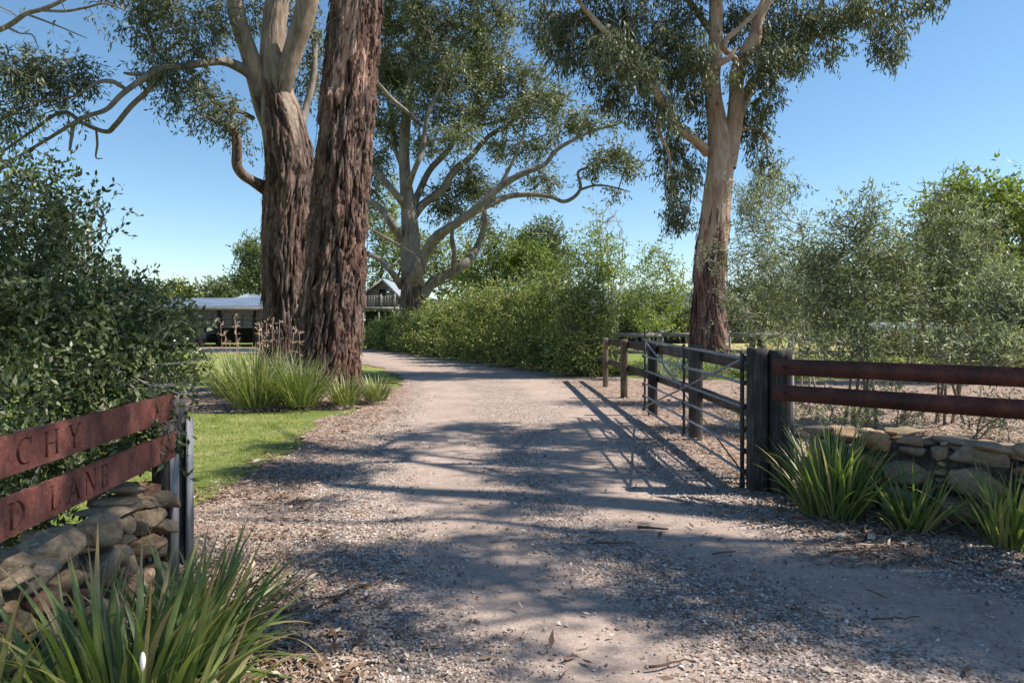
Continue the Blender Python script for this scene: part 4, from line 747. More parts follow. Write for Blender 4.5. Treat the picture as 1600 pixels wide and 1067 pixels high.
def strap_arrays(L, W_, lean, bend, r, n=9):
    V = []; al_ = []; x = z = 0.0; a = lean; tw = r.uniform(-.5, .5)
    for i in range(n + 1):
        s = i / n; w_ = W_ * .5 * (min(1, .55 + s * 1.6)) * (1 - max(0, (s - .45) / .55) ** 1.6) + .0006
        ca, sa = math.cos(tw * s), math.sin(tw * s)
        for q, h in ((-1, 0), (0, -.28), (1, 0)):
            dx, dy = q * w_ * ca, h * w_ - q * w_ * sa
            V.append((dx, x + dy * math.cos(a), z - dy * math.sin(a) * -1)); al_.append(s)
        a += bend / n * (.4 + 1.2 * s); x += math.sin(a) * L / n; z += math.cos(a) * L / n
    F = [(i * 3 + b, i * 3 + b + 1, i * 3 + b + 4, i * 3 + b + 3) for i in range(n) for b in (0, 1)]
    return np.array(V), np.array(F), np.array(al_)
rV = np.random.default_rng(500); strapv = []
for i in range(26):
    V, F, al_ = strap_arrays(1.0, .034, 0.0, [.15, .3, .5, .8, 1.3][i % 5] * rV.uniform(.7, 1.2), rV)
    strapv.append(npmesh('leaf', V, F, M['strap_near'], {'along': al_}, True))
def strap_plant(x, y, n, L, Wd, rad, label, seed, lean=.6, z=0.015, group=None, lx=0.0):
    r = np.random.default_rng(seed); e = empty('strap_leaf_plant', (x, y, z), label, 'plant', group)
    for i in range(n):
        a = r.uniform(0, 6.283); q = r.uniform(0, 1) ** .6; px, py = math.cos(a) * rad * q, math.sin(a) * rad * q * .8
        o = bpy.data.objects.new('leaf', strapv[r.integers(len(strapv))]); C.objects.link(o); o.parent = e
        az = a + r.normal(0, .6); ln = L * r.uniform(.55, 1.12) * (1 - .12 * q); wsc = Wd * r.uniform(.6, 1.2) / .034
        tl = lean * (q * .9 + .1) * r.uniform(.3, 1.25)
        # blade grows along local y/z: yaw so that +y points outwards, tilt by lean
        o.matrix_basis = Matrix.Translation((px, py, -.02)) @ Matrix.Rotation(lx * r.uniform(.4, 1.2), 4, 'Y') @ Matrix.Rotation(az - math.pi / 2, 4, 'Z') @ Matrix.Rotation(-tl, 4, 'X') @ Matrix.Rotation(r.uniform(-.9, .9), 4, 'Z') @ Matrix.Diagonal((wsc, ln, ln, 1))
    return e
strap_plant(-1.32, 2.32, 240, .80, .026, .22, 'big strap-leaved clump in the bottom left corner, before the stone wall', 501, .62)
strap_plant(-1.42, 3.02, 200, .66, .021, .16, 'strap-leaved clump beside the left gatepost, leaning over the gravel', 502, .95, lx=.22)
strap_plant(-1.72, 2.05, 80, .75, .026, .16, 'strap-leaved clump cut by the left edge of the picture below the wall', 503, .5)
strap_plant(2.50, 5.35, 230, .82, .019, .20, 'tallest sunlit strap-leaved clump at the foot of the right gatepost', 504, .52)
strap_plant(2.92, 4.98, 110, .55, .019, .13, 'small sunlit strap-leaved clump in the middle before the right wall', 505, .75)
strap_plant(3.38, 4.62, 120, .66, .02, .15, 'strap-leaved clump before the wall, cut by the right edge', 506, .65)
# white flower bud in the near clump
fb = empty('flower_bud', (-1.02, 1.85, 0), 'closed white flower bud on a green stalk in the bottom left clump', 'flower')
c = P(223, 1045, 1.85); q = catmull(np.array([[c[0] - .01, 1.85, .0], [c[0] - .012, 1.85, c[2] * .6], c]), 8); MB().tube(q, np.linspace(.004, .003, 8), 6).build('stalk', M['strap'], fb, True, attr='v')
q = np.array([[c[0], 1.85, c[2] + z_] for z_ in (-.004, .008, .02, .032, .042, .047)]); MB().tube(q, [.003, .006, .0075, .007, .0045, .001], 12).build('bud', M['petal'], fb, True)

def tuft(name, x, y, n, L, Wd, rad, label, seed, mt_='strap', plumes=0, lean=.9, group=None, z=.1):
    r = np.random.default_rng(seed); e = empty(name, (x, y, z - .05), label, 'plant', group); Vs = []; Fs = []; vv = []; o = 0
    for i in range(n):
        a = r.uniform(0, 6.283); q = r.uniform(0, 1) ** .6; V, F, al_ = strap_arrays(L * r.uniform(.5, 1.1), Wd, lean * q * r.uniform(.3, 1), r.uniform(.2, 1.0), r, 5)
        az = a + r.normal(0, .5) - math.pi / 2; c_, s_ = math.cos(az), math.sin(az); V = np.stack([V[:, 0] * c_ - V[:, 1] * s_, V[:, 0] * s_ + V[:, 1] * c_, V[:, 2]], -1) + [x + math.cos(a) * rad * q, y + math.sin(a) * rad * q, z - .03]
        Vs.append(V); Fs.append(F + o); o += len(V); vv.append(np.full(len(V), np.clip(r.normal(.45, .28), 0, 1)))
    link('foliage', npmesh('foliage', np.vstack(Vs), np.vstack(Fs), M[mt_], {'v': np.concatenate(vv)}), e, 'stuff')
    for k in range(plumes):
        a = r.uniform(0, 6.283); q = r.uniform(0, .7); b0 = np.array([x + math.cos(a) * rad * q, y + math.sin(a) * rad * q, z]); tp = b0 + [r.normal(0, .12), r.normal(0, .12), L * r.uniform(1.05, 1.4)]
        ax = np.linspace(0, 1, 6)[:, None] * (tp - b0) + b0; m_ = MB(); m_.tube(ax, .004, 4); g = leaves(ax[3:] + (tp - ax[3:]) * .3, 16, .022, .05, .014, 0, .8, .5, .4, r)
        m_.add(g[0], g[1], .5); m_.build('flower_plume', M['plume'], e)
    return e
for i, (px, py, d, n, L, rad, pl, lab) in enumerate([(400, 640, 12.3, 460, 1.15, .42, 4, 'large grassy clump with pink flower plumes, leftmost under the gums'), (365, 612, 13.6, 320, 1.15, .36, 3, 'grassy clump with pale plumes behind the leftmost one'), (468, 637, 12.4, 440, 1.0, .36, 2, 'grassy clump directly before the thick gum trunk'), (430, 612, 13.4, 300, 1.1, .35, 3, 'tall grassy clump with plumes between the two gum trunks'), (540, 633, 12.6, 240, .62, .26, 0, 'short grassy clump right of the trunk base'), (588, 625, 13.1, 200, .55, .2, 0, 'small separate grassy tuft at the edge of the gravel')]):
    c = P(px, py, d); tuft('grassy_clump', c[0], d, n, L, .017, rad, lab, 520 + i, plumes=pl)
# low border stones of the bed, silver groundcover and grass under the right gum
rG = np.random.default_rng(560)
c = np.stack([rG.uniform(4.0, 11, 700), rG.uniform(18.9, 22, 700), rG.uniform(.1, .5, 700)], -1); c[:, 2] *= np.clip(1 - np.abs(c[:, 0] - 7) / 6, .3, 1)
foliage_obj([leaves(c, 26, .13, .09, .022, 0, .8, .5, .5, rG)], M['silver'], None, 'silver_groundcover')
for i, (x, y, lab) in enumerate([(6.75, 19.3, 'green strappy tuft at the left foot of the right gum'), (5.6, 19.4, 'green tuft behind the fence rails left of the right gum'), (7.9, 19.1, 'green tuft at the right foot of the right gum'), (4.4, 20.0, 'low green tuft near the back fence post')]):
    tuft('green_tuft', x, y, 200, .6, .02, .35, lab, 570 + i, 'bright', z=.12)
for i, (x, y, lab) in enumerate([(3.55, 9.2, 'low silvery sprig on the gravel behind the gate'), (4.3, 8.9, 'low silvery plant seen between the two rusty rails'), (5.2, 9.4, 'wider silvery plant low behind the middle of the rusty rails'), (6.3, 9.0, 'silvery low plant behind the rusty rails at the right edge')]):
    shrub('low_plant', (x, y, 0), [(x, y, .36, .55, .4, .30, 1)], 'olive', lab, 'plant', 4, 90, (.06, .016), 14, .07, 580 + i, r0=.003, rmax=.008)

# ------------------------------------------------------------------ stones
def stone_mesh(seed, sub=3):
    import bmesh
    r = np.random.default_rng(seed); bm = bmesh.new(); bmesh.ops.create_icosphere(bm, subdivisions=sub, radius=1)
    V = np.array([v.co[:] for v in bm.verts]); F = np.array([[v.index for v in f.verts] for f in bm.faces]); bm.free()
    p = r.uniform(.34, .55); V = np.sign(V) * np.abs(V) ** p; V /= np.abs(V).max(); V[:, 0] *= 1 + .25 * r.uniform(-1, 1) * V[:, 2]; V[:, 2] *= 1 + .3 * r.uniform(-1, 1) * V[:, 0]
    for k in range(11):
        n_ = unit(r.normal(0, 1, 3)); dcut = r.uniform(.62, 1.0); e_ = V @ n_ - dcut; V = V - np.where(e_ > 0, e_, 0)[:, None] * n_ * .97
    V *= (1 + (fbm(V * 1.4 + seed, 3, seed) - .5) * .35 + (fbm(V * 5 + seed, 2, seed) - .5) * .12)[:, None]
    V /= np.abs(V).max(0); return npmesh('stone', V * .5, F, M['stone'], None, True)
stones = [stone_mesh(600 + i, 3) for i in range(20)]
flats = stones
def place_stone(e, c, size, rot, r, mesh=None):
    o = bpy.data.objects.new('stone', mesh or stones[r.integers(len(stones))]); C.objects.link(o); o.parent = e
    L = world_loc(e); o.location = Vector([float(q) for q in c]) - L; o.rotation_euler = rot; o.scale = size; return o
def wall(name, pts, H, depth, side, label, seed, h_rng=(.07, .17), l_rng=(.10, .34)):
    """face runs along pts (xy), the wall lies on the side given by the unit vector function"""
    r = np.random.default_rng(seed); e = empty(name, (*pts[0], 0), label, 'wall'); z = 0.0; core = MB(); tot = sum(math.dist(a, b) for a, b in zip(pts[:-1], pts[1:]))
    def at(s):
        for a, b in zip(pts[:-1], pts[1:]):
            l = math.dist(a, b)
            if s <= l or b == pts[-1]: return np.array(a) + (np.array(b) - np.array(a)) * s / l, (np.array(b) - np.array(a)) / l
            s -= l
    for a, b in zip(pts[:-1], pts[1:]):
        a, b = np.array(a), np.array(b); t_ = unit(b - a); n_ = np.array([-t_[1], t_[0]]) * side; c_ = (a + b) / 2 + n_ * (depth / 2)
        core.box((c_[0], c_[1], H * .44), (np.linalg.norm(b - a) - .12, depth - .16, H * .86), [[*t_, 0], [*n_, 0], [0, 0, 1]])
    core.build('rubble_core', M['core'], e)
    # staggered columns-in-courses: fill a height profile from the bottom with stones of many sizes
    cells = 4; prof = np.zeros(int(tot / .05) + 1)
    while prof.min() < H - .05:
        i = int(np.argmin(prof + r.uniform(0, .01, len(prof)))); base = prof[i]; big = r.uniform() < ((.55 if side > 0 else .8) if base < H * .5 else .2)
        L_ = (r.uniform(.24, .44) if side > 0 else r.uniform(.18, .32)) if big else r.uniform(*l_rng) * (.8 if side > 0 else .6); k = max(2, int(L_ / .05)); j = i
        while j + 1 < len(prof) and j + 1 - i < k and prof[j + 1] <= base + .03: j += 1
        i0 = i
        while i0 > 0 and j - i0 + 1 < k and prof[i0 - 1] <= base + .03: i0 -= 1
        w_ = (j - i0 + 1) * .05; h_ = min(w_ * (r.uniform(.45, .9) if side > 0 else r.uniform(.6, 1.0)), .24 if big else .13); h_ = max(.045, min(h_, H - base + .02)); top = prof[i0:j + 1].max()
        c2, t_ = at((i0 + j + 1) / 2 * .05); n_ = np.array([-t_[1], t_[0]]) * side; dp = r.uniform(.2, .3); cc = c2 + n_ * (dp / 2 - r.uniform(.0, .05))
        place_stone(e, (cc[0], cc[1], (top + base) / 2 + h_ / 2), (w_ * .985, dp, h_ * 1.0), (r.normal(0, .06), r.normal(0, .07), math.atan2(t_[1], t_[0]) + r.normal(0, .1)), r); prof[i0:j + 1] = top + h_ * .98
    n = int(tot * depth / .016)
    for k in range(n):   # cap: flat pieces and rubble
        c2, t_ = at(r.uniform(0, tot)); n_ = np.array([-t_[1], t_[0]]) * side; q = r.uniform(.08, depth); s = r.uniform(.05, .15) if k % 4 or side < 0 else r.uniform(.18, .3); cc = c2 + n_ * q
        place_stone(e, (cc[0], cc[1], H * .9 + r.uniform(-.01, .035)), (s * 1.3, s, .028 + s * (.18 if side > 0 else .5)), (r.normal(0, .1), r.normal(0, .1), r.uniform(0, 6.28)), r)
    return e
wR = wall('stone_wall', [(2.50, 5.93), (3.62, 4.78), (4.9, 3.7)], .63, .62, 1, 'low dry stone wall under the long rusty rails on the right', 620)
wL = wall('stone_wall', [(-2.03, 4.02), (-1.87, 2.6), (-1.71, 1.2)], .56, .34, -1, 'low dry stone wall under the lettered sign on the left', 640)
rs = np.random.default_rng(650)
def st(px, py, d, sx, sz, col, rz=0, ry=0, dep=.26): return place_stone(wL, P(px, py, d), (dep, sx, sz), (0, 0, rz), rs)
# the rounded end stones by the left post, as the photograph shows them
for (px, py, d, L_, h_, tilt) in [(235, 808, 3.78, .24, .10, .25), (262, 780, 3.95, .16, .09, -.5), (258, 820, 3.9, .16, .10, -.3), (232, 770, 3.92, .22, .04, .3), (210, 763, 3.7, .14, .06, 0), (202, 783, 3.55, .11, .05, 0), (182, 798, 3.45, .26, .05, 0), (205, 820, 3.5, .13, .12, .2), (240, 850, 3.75, .16, .09, .2), (170, 835, 3.3, .24, .13, 0), (95, 858, 2.95, .34, .17, .12), (20, 880, 2.6, .16, .12, 0)]:
    o = place_stone(wL, P(px, py, d) + [-.06, 0, 0], (.24, L_, h_), (0, 0, 0), rs); o.rotation_euler = (tilt, 0, rs.normal(.1, .08))

# ------------------------------------------------------------------ left sign: rusty boards with cut-out letters
def stroke(*p): return [tuple(q) for q in p]
def arc(cx, cy, rx, ry, t0, t1, w0, w1, n=14):
    o = []; i_ = []
    for k in range(n + 1):
        a = R(t0 + (t1 - t0) * k / n); ww = w0 + (w1 - w0) * math.sin(math.pi * k / n); o.append((cx + rx * math.cos(a), cy + ry * math.sin(a))); i_.append((cx + (rx - ww) * math.cos(a), cy + (ry - ww * .6) * math.sin(a)))
    return o + i_[::-1]
sf = .05
def stem(x, w_=.20, s=.09, y0=0, y1=1): return [(x - s, y0), (x + w_ + s, y0), (x + w_ + s, y0 + sf * .6), (x + w_, y0 + sf * 1.6), (x + w_, y1 - sf * 1.6), (x + w_ + s, y1 - sf * .6), (x + w_ + s, y1), (x - s, y1), (x - s, y1 - sf * .6), (x, y1 - sf * 1.6), (x, y0 + sf * 1.6), (x - s, y0 + sf * .6)]
GL = {
 'L': [[(.05, 0), (.9, 0), (.97, .3), (.9, .3), (.78, .08), (.36, .08), (.36, .93), (.46, .97), (.46, 1), (.05, 1), (.05, .97), (.17, .93), (.17, .07), (.05, .03)]],
 'A': [[(-.02, 0), (.24, 0), (.24, .04), (.15, .07), (.26, .33), (.49, .93), (.44, 1.0), (.10, .12), (.05, .06), (-.02, .04)], [(.53, .95), (.60, .85), (.97, .06), (1.05, .03), (1.05, 0), (.70, 0), (.70, .03), (.78, .06), (.70, .26), (.62, .44)], [(.33, .33), (.62, .33), (.60, .40), (.36, .40)]],
 'N': [[(.0, 0), (.26, 0), (.26, .03), (.16, .06), (.16, .84), (.11, .84), (.11, .06), (.0, .03)], [(.0, 1), (.27, 1), (.80, .20), (.80, .02), (.74, .02), (.17, .89), (.0, .97)], [(.84, .08), (.89, .08), (.89, .94), (1, .97), (1, 1), (.74, 1), (.74, .97), (.84, .94)]],
 'E': [[(.05, 0), (.85, 0), (.92, .26), (.86, .26), (.74, .07), (.36, .07), (.36, .47), (.58, .47), (.64, .38), (.69, .38), (.69, .64), (.64, .64), (.58, .54), (.36, .54), (.36, .93), (.70, .93), (.80, .78), (.86, .78), (.84, 1), (.05, 1), (.05, .97), (.17, .93), (.17, .07), (.05, .03)]],
 'D': [stem(.10, .17, .06), arc(.36, .5, .58, .5, -84, 84, .05, .20)],
 'H': [stem(.08, .16, .08), stem(.76, .16, .08), [(.29, .47), (.71, .47), (.71, .53), (.29, .53)]],
 'C': [arc(.55, .5, .52, .5, 52, 300, .05, .19, 20), [(.84, .70), (.89, .70), (.92, .99), (.86, .99), (.80, .90)]],
 'Y': [[(.36, 0), (.66, 0), (.66, .03), (.58, .06), (.58, .44), (.88, .93), (1.0, .97), (1.0, 1), (.72, 1), (.72, .97), (.81, .93), (.54, .52), (.32, .93), (.40, .97), (.40, 1), (.0, 1), (.0, .97), (.11, .93), (.41, .44), (.41, .06), (.36, .03)]],
}
def sign_board(name, parent, T0, T1, z0, hgt, letters, mt_, origin=(-1.94, 3.93), dirv=(.16, -1.56), th=.018):
    """letters: char, t position along the board line (t=0 right end), width, height"""
    cu = bpy.data.curves.new(name, 'CURVE'); cu.dimensions = '2D'; cu.fill_mode = 'BOTH'; cu.extrude = th / 2
    Lu = math.hypot(*dirv); length = (T1 - T0) * Lu
    def sp(pts):
        s = cu.splines.new('POLY'); s.points.add(len(pts) - 1)
        for p_, q in zip(s.points, pts): p_.co = (q[0], q[1], 0, 1)
        s.use_cyclic_u = True
    sp([(0, 0), (length, 0), (length, hgt), (0, hgt)])
    for ch, t_, w_, h_, b_ in letters:
        u0 = (T1 - t_) * Lu - w_ / 2
        for poly in GL[ch]: sp([(u0 + x * w_, b_ + y * h_) for x, y in poly])
    tmp = bpy.data.objects.new('tmp', cu); C.objects.link(tmp); bpy.context.view_layer.update()
    me = bpy.data.meshes.new_from_object(tmp.evaluated_get(bpy.context.evaluated_depsgraph_get())); bpy.data.objects.remove(tmp)
    me.materials.clear(); me.materials.append(mt_)
    ux = unit(np.array([-dirv[0], -dirv[1], 0])); n_ = np.cross(ux, [0, 0, 1]); o0 = np.array([origin[0] + dirv[0] * T1, origin[1] + dirv[1] * T1, z0])
    me.transform(Matrix(((ux[0], 0, n_[0], o0[0]), (ux[1], 0, n_[1], o0[1]), (0, 1, n_[2], o0[2]), (0, 0, 0, 1)))); me.name = name
    return link(name, me, parent)
sL = empty('sign', (-1.97, 3.98, 0), 'rusty steel two-board sign with cut-out letters on the left, over the stone wall', 'sign')
sign_board('upper_board', sL, .03, 1.85, .972, .145, [('A', 1.05, .10, .10, .022), ('C', .918, .105, .10, .022), ('H', .806, .105, .10, .022), ('Y', .70, .105, .10, .022)], M['rust'])
sign_board('lower_board', sL, 0, 1.85, .753, .145, [('N', 1.075, .11, .10, .022), ('D', .945, .11, .10, .022), ('L', .790, .085, .10, .022), ('A', .702, .10, .10, .022), ('N', .615, .10, .10, .022), ('E', .537, .082, .10, .022)], M['rust'])
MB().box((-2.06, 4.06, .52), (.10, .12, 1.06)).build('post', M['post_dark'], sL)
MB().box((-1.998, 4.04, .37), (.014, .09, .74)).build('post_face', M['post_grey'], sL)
MB().box((-2.0, 1.2, .52), (.11, .10, 1.06)).build('post', M['post_grey'], sL)
for (x, y, z) in [(-1.93, 3.86, .80), (-1.93, 3.86, 1.02)]: MB().tube([(x, y, z), (x + .016, y, z)], .011, 8).build('bolt', M['iron'], sL)
gp = empty('gate_post', (-2.06, 4.33, 0), 'dark split hardwood gatepost at the end of the left stone wall', 'post')
pp = np.array([(-2.115, 4.33, z, .05 + (.006 * math.sin(z * 17))) for z in np.linspace(-.1, 1.04, 12)])
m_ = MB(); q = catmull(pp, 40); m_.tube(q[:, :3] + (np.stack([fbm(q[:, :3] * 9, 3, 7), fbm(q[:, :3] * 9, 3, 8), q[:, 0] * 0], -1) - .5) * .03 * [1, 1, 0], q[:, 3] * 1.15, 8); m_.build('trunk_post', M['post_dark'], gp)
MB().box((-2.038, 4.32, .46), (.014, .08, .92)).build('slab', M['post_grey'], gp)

# ------------------------------------------------------------------ right sign rails, gateposts, gate
def bar(a, b, h, th, mb=None, a_=0.0):
    mb = mb or MB(); a = np.array(a, float); b = np.array(b, float); t_ = unit(b - a); n_ = unit(np.cross(t_, [0, 0, 1])); u_ = np.cross(n_, t_)
    mb.box((a + b) / 2, (np.linalg.norm(b - a), th, h), [t_, n_, u_], a_); return mb
sR = empty('steel_rail_panel', (2.3, 5.98, 0), 'two long plain rusty steel rails above the stone wall on the right', 'fence')
for z in (1.149, .925): bar((2.285, 5.985, z), (4.62, 3.70, z - .005), .14, .006).build('rail', M['rust_dark'], sR)
MB().box((4.66, 3.78, .6), (.14, .14, 1.36)).build('post', M['post_dark'], sR)
for z in (1.149, .925): MB().tube([(2.35, 5.915, z), (2.337, 5.90, z)], .012, 8).build('bolt', M['iron'], sR)
def rough_post(name, parent, x, y, sx, sy, h, mt_, sd_, rot=0, chamfer=.01):
    n = 26; zs = np.linspace(-.15, h, n); V = []; k = 16
    for z in zs:
        for j in range(k):
            a = 2 * math.pi * j / k + math.pi / k; c_, s_ = math.cos(a), math.sin(a); p_ = 1 / max(abs(c_), abs(s_)); p_ = min(p_, 1.30); X, Y = c_ * p_ * sx / 2, s_ * p_ * sy / 2
            V.append((X, Y, z))
    V = np.array(V); e = (fbm(np.c_[V[:, 0] * 40, V[:, 1] * 40, V[:, 2] * 2.2] + sd_, 3, sd_) - .5); V[:, :2] *= (1 + e * .16)[:, None]; V[-k:, 2] += (fbm(V[-k:] * 20, 2, sd_) - .5) * .02
    c_, s_ = math.cos(rot), math.sin(rot); V = np.stack([V[:, 0] * c_ - V[:, 1] * s_ + x, V[:, 0] * s_ + V[:, 1] * c_ + y, V[:, 2]], -1)
    F = [(i * k + j, i * k + (j + 1) % k, (i + 1) * k + (j + 1) % k, (i + 1) * k + j) for i in range(n - 1) for j in range(k)]
    tp = len(V); V = np.vstack([V, [(x, y, h)]]); b = (n - 1) * k; F += [(tp, b + j, b + (j + 1) % k, b + (j + 2) % k) for j in range(0, k, 2)]
    return link(name, npmesh(name, V, F, mt_, None, False), parent)
gR = empty('gate_post', (2.3, 6.1, 0), 'dark square double gatepost carrying the gate and the rusty rails at right', 'post')
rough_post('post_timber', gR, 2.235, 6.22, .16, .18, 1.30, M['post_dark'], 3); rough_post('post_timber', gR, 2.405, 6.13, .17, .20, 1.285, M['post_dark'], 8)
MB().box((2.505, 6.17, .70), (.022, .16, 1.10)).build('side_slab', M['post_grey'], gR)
bp = empty('rail_stub', (2.68, 6.7, 0), 'pale timber stub with two black bolts behind the right gatepost', 'post')
MB().box((2.68, 6.7, .5), (.13, .10, 1.14)).build('stub_timber', M['white'], bp)
for z in (.93, 1.0): MB().tube([(2.69, 6.66, z), (2.69, 6.62, z)], .018, 8).build('bolt', M['iron'], bp)

GX = 2.13; H0, H1, HM = 6.32, 11.1, 8.52
gt = empty('farm_gate', (GX, H0, 0), 'galvanised tube farm gate with crossed stays, swung open against the fence', 'gate')
zr0 = [1.21, .98, .76, .55, .35, .16]; zr1 = [1.275, 1.02, .79, .57, .37, .155]
def tb(name, a, b, r_, mt_=None, n=10):
    return MB().tube(np.linspace(a, b, 6), r_, n).build(name, mt_ or M['steel'], gt, True)
for a, b in zip(zr0, zr1): tb('rail', (GX, H0, a), (GX + .03, H1, b), .0145)
tb('stile', (GX, H0, .10), (GX, H0, 1.27), .02, M['iron']); tb('stile', (GX + .015, HM, .13), (GX + .015, HM, 1.28), .016, M['iron']); tb('stile', (GX + .03, H1, .15), (GX + .03, H1, 1.29), .017, M['iron'])
tb('stay', (GX + .03, H1 - .02, 1.26), (GX, H0 + .05, .17), .0065, M['iron']); tb('stay', (GX + .05, H1 - .02, 1.24), (GX + .02, H0 + .05, .14), .0065, M['iron'])
tb('stay', (GX, H0 + .04, 1.19), (GX + .03, H1 - .02, .2), .012)
tb('stay', (GX + .03, H1, 1.26), (GX + .015, HM, .72), .012)
q = [(GX + .03, H1 + .10 * math.cos(a_) * .7, 1.28 + .15 * math.sin(a_)) for a_ in np.linspace(0, math.pi, 12)]; MB().tube(q, .009, 8).build('latch_hoop', M['iron'], gt, True)
m_ = None
for yy, zz in ((H0, zr0), (HM, [a + (b - a) * (HM - H0) / (H1 - H0) for a, b in zip(zr0, zr1)]), (H1, zr1)):
    for z in zz: MB().tube([(GX + .01, yy, z - .022), (GX + .01, yy, z + .022)], .029 if yy == H0 else .024, 8).build('clamp', M['iron'], gt)
for z in (.14, .98, 1.14): MB().tube([(GX, H0 - .03, z), (GX + .09, H0 - .06, z)], .014, 8).build('hinge', M['iron'], gt)
MB().tube([(GX, H0, .0), (GX, H0, .10)], .026, 10).build('pivot', M['iron'], gt)

fn = empty('timber_fence', (2.4, 9, 0), 'weathered two-rail timber fence running beside the open gate', 'fence')
for (x, y, s, h, mt_) in [(2.42, 9.0, .165, 1.25, 'post'), (2.36, 11.45, .15, 1.25, 'post_dark'), (2.33, 14.2, .14, 1.23, 'post_brown'), (2.30, 16.8, .12, 1.22, 'post_brown')]: rough_post('post', fn, x, y, s, s * .85, h, M[mt_], int(y))
for z, s in ((1.12, .15), (.63, .13)):
    seg_ = [(2.47, 6.32), (2.50, 9.0), (2.46, 11.45), (2.43, 14.2), (2.40, 18.6)]
    for i, (a, b) in enumerate(zip(seg_[:-1], seg_[1:])): bar((a[0], a[1] + .004, z - (.02 if i == 0 else 0)), (b[0], b[1] - .004, z), s, .04).build('rail', M['rail'], fn)
bf = empty('timber_fence', (2.72, 21.8, 0), 'grey back fence with a pale top rail crossing behind the pink gum', 'fence')
xs = [2.72, 4.75, 6.9, 8.9]
for i, x in enumerate(xs): rough_post('post', bf, x, 21.8, .18 if i == 0 else .15, .14, 1.36, M['post_grey'], 30 + i)
for i, (a, b) in enumerate(zip(xs[:-1], xs[1:])):
    bar((a + .004, 21.7, 1.24), (b - .004, 21.7, 1.22), .13, .05).build('rail', M['rail_x'], bf); bar((a + .004, 21.7, .70), (b - .004, 21.7, .69), .12, .05).build('rail', M['rail_x'], bf)

# ------------------------------------------------------------------ buildings
def corr(name, parent, p00, p10, p01, p11, n, amp, mt_):
    """corrugated sheet between four corners, n ribs along the first direction"""
    p00, p10, p01, p11 = map(lambda q: np.array(q, float), (p00, p10, p01, p11)); nn = n * 4; nr = unit(np.cross(p10 - p00, p01 - p00)); V = []
    for i in range(nn + 1):
        s = i / nn; o_ = nr * amp * math.cos(2 * math.pi * s * n); V += [p00 + (p10 - p00) * s + o_, p01 + (p11 - p01) * s + o_]
    F = [(2 * i, 2 * i + 2, 2 * i + 3, 2 * i + 1) for i in range(nn)]; return link(name, npmesh(name, V, F, mt_, None, True), parent)
sh = empty('open_shed', (-20.5, 50, 0), 'long low open-fronted shed with a grey-blue iron roof, left of the gums', 'building')
x0, x1 = -32.0, -13.5
for i in range(6):
    a, b = x0 + (x1 - x0) * i / 6, x0 + (x1 - x0) * (i + 1) / 6 - .012
    corr('roof_panel', sh, (a, 49.4, 2.95), (b, 49.4, 2.95), (a, 58, 3.9), (b, 58, 3.9), 16, .03, M['roof'])
MB().box(((x0 + x1) / 2, 49.3, 2.78), (x1 - x0 + .3, .1, .24)).build('fascia', M['sheet'], sh)
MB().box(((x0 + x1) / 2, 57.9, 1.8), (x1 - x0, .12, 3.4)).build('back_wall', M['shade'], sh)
for i in range(24):
    a = x0 + .3 + (x1 - x0 - .6) * i / 24; b = x0 + .3 + (x1 - x0 - .6) * (i + 1) / 24 - .06; corr('cladding_sheet', sh, (a, 50.2, 1.45), (b, 50.2, 1.45), (a, 50.2, 2.7), (b, 50.2, 2.7), 3, .05, M['sheet'])
for x in np.linspace(x0 + .2, x1 - .2, 8): MB().box((x, 50.02, 1.35), (.16, .16, 2.7)).build('post', M['dark'], sh)
MB().box(((x0 + x1) / 2, 50.0, 2.05), (x1 - x0 - .4, .07, .09)).build('beam', M['dark'], sh)
MB().box(((x0 + x1) / 2, 50.0, 1.42), (x1 - x0 - .4, .09, .12)).build('beam', M['dark'], sh)
hr = empty('house', (-30, 66, 0), 'farm building behind the shed, only its pale roof ridges showing', 'building')
for (xa, xb, y, zr, ze) in [(-38, -31, 64, 4.6, 3.4), (-27.2, -19, 66, 4.6, 3.5)]:
    corr('roof_panel', hr, (xa, y - 3, ze), (xb, y - 3, ze), (xa + 1.5, y, zr), (xa + 2.2, y, zr), 10, .03, M['roof_pale']); MB().box(((xa + xb) / 2, y - 1, 1.6), (abs(xb - xa) - .4, 3, 3.2)).build('wall', M['sheet'], hr)
# parked dark car under the shed
cr = empty('parked_car', (-23.0, 48.3, 0), 'dark car parked at the shed front, mostly behind the bush leaves', 'car')
prof = [(-.9, .35), (-.9, .95), (-.82, 1.05), (-.6, 1.5), (.6, 1.5), (.82, 1.05), (.9, .95), (.9, .35)]
V = []; F = []
ys = [(-2.2, .96), (-2.1, 1.0), (-.8, 1.0), (1.0, 1.0), (1.1, .98), (2.1, .9)]
for (yy, s) in ys:
    for (x, z) in prof: V.append((-23 + x * s, 50.4 + yy, z if (z < 1.06 or yy < 1.05) else 1.05))
k = len(prof)
for i in range(len(ys) - 1): F += [(i * k + j, i * k + (j + 1) % k, (i + 1) * k + (j + 1) % k, (i + 1) * k + j) for j in range(k)]
F += [(0, 1, 6, 7), (1, 2, 5, 6), (2, 3, 4, 5)]; link('body', npmesh('body', V, F, M['carpaint'], None, False), cr)
MB().box((-23, 48.19, 1.24), (1.15, .02, .34)).build('rear_window', M['glass'], cr)
for s in (-1, 1): MB().box((-23 + s * .74, 48.19, .92), (.2, .04, .22)).build('tail_light', M['red'], cr)
MB().box((-23, 48.17, .62), (.38, .02, .13)).build('number_plate', M['white'], cr)
for x in (-.78, .78):
    for y in (48.9, 51.7): MB().tube([(-23 + x - .1, y, .32), (-23 + x + .1, y, .32)], .32, 16).build('wheel', M['rubber'], cr)
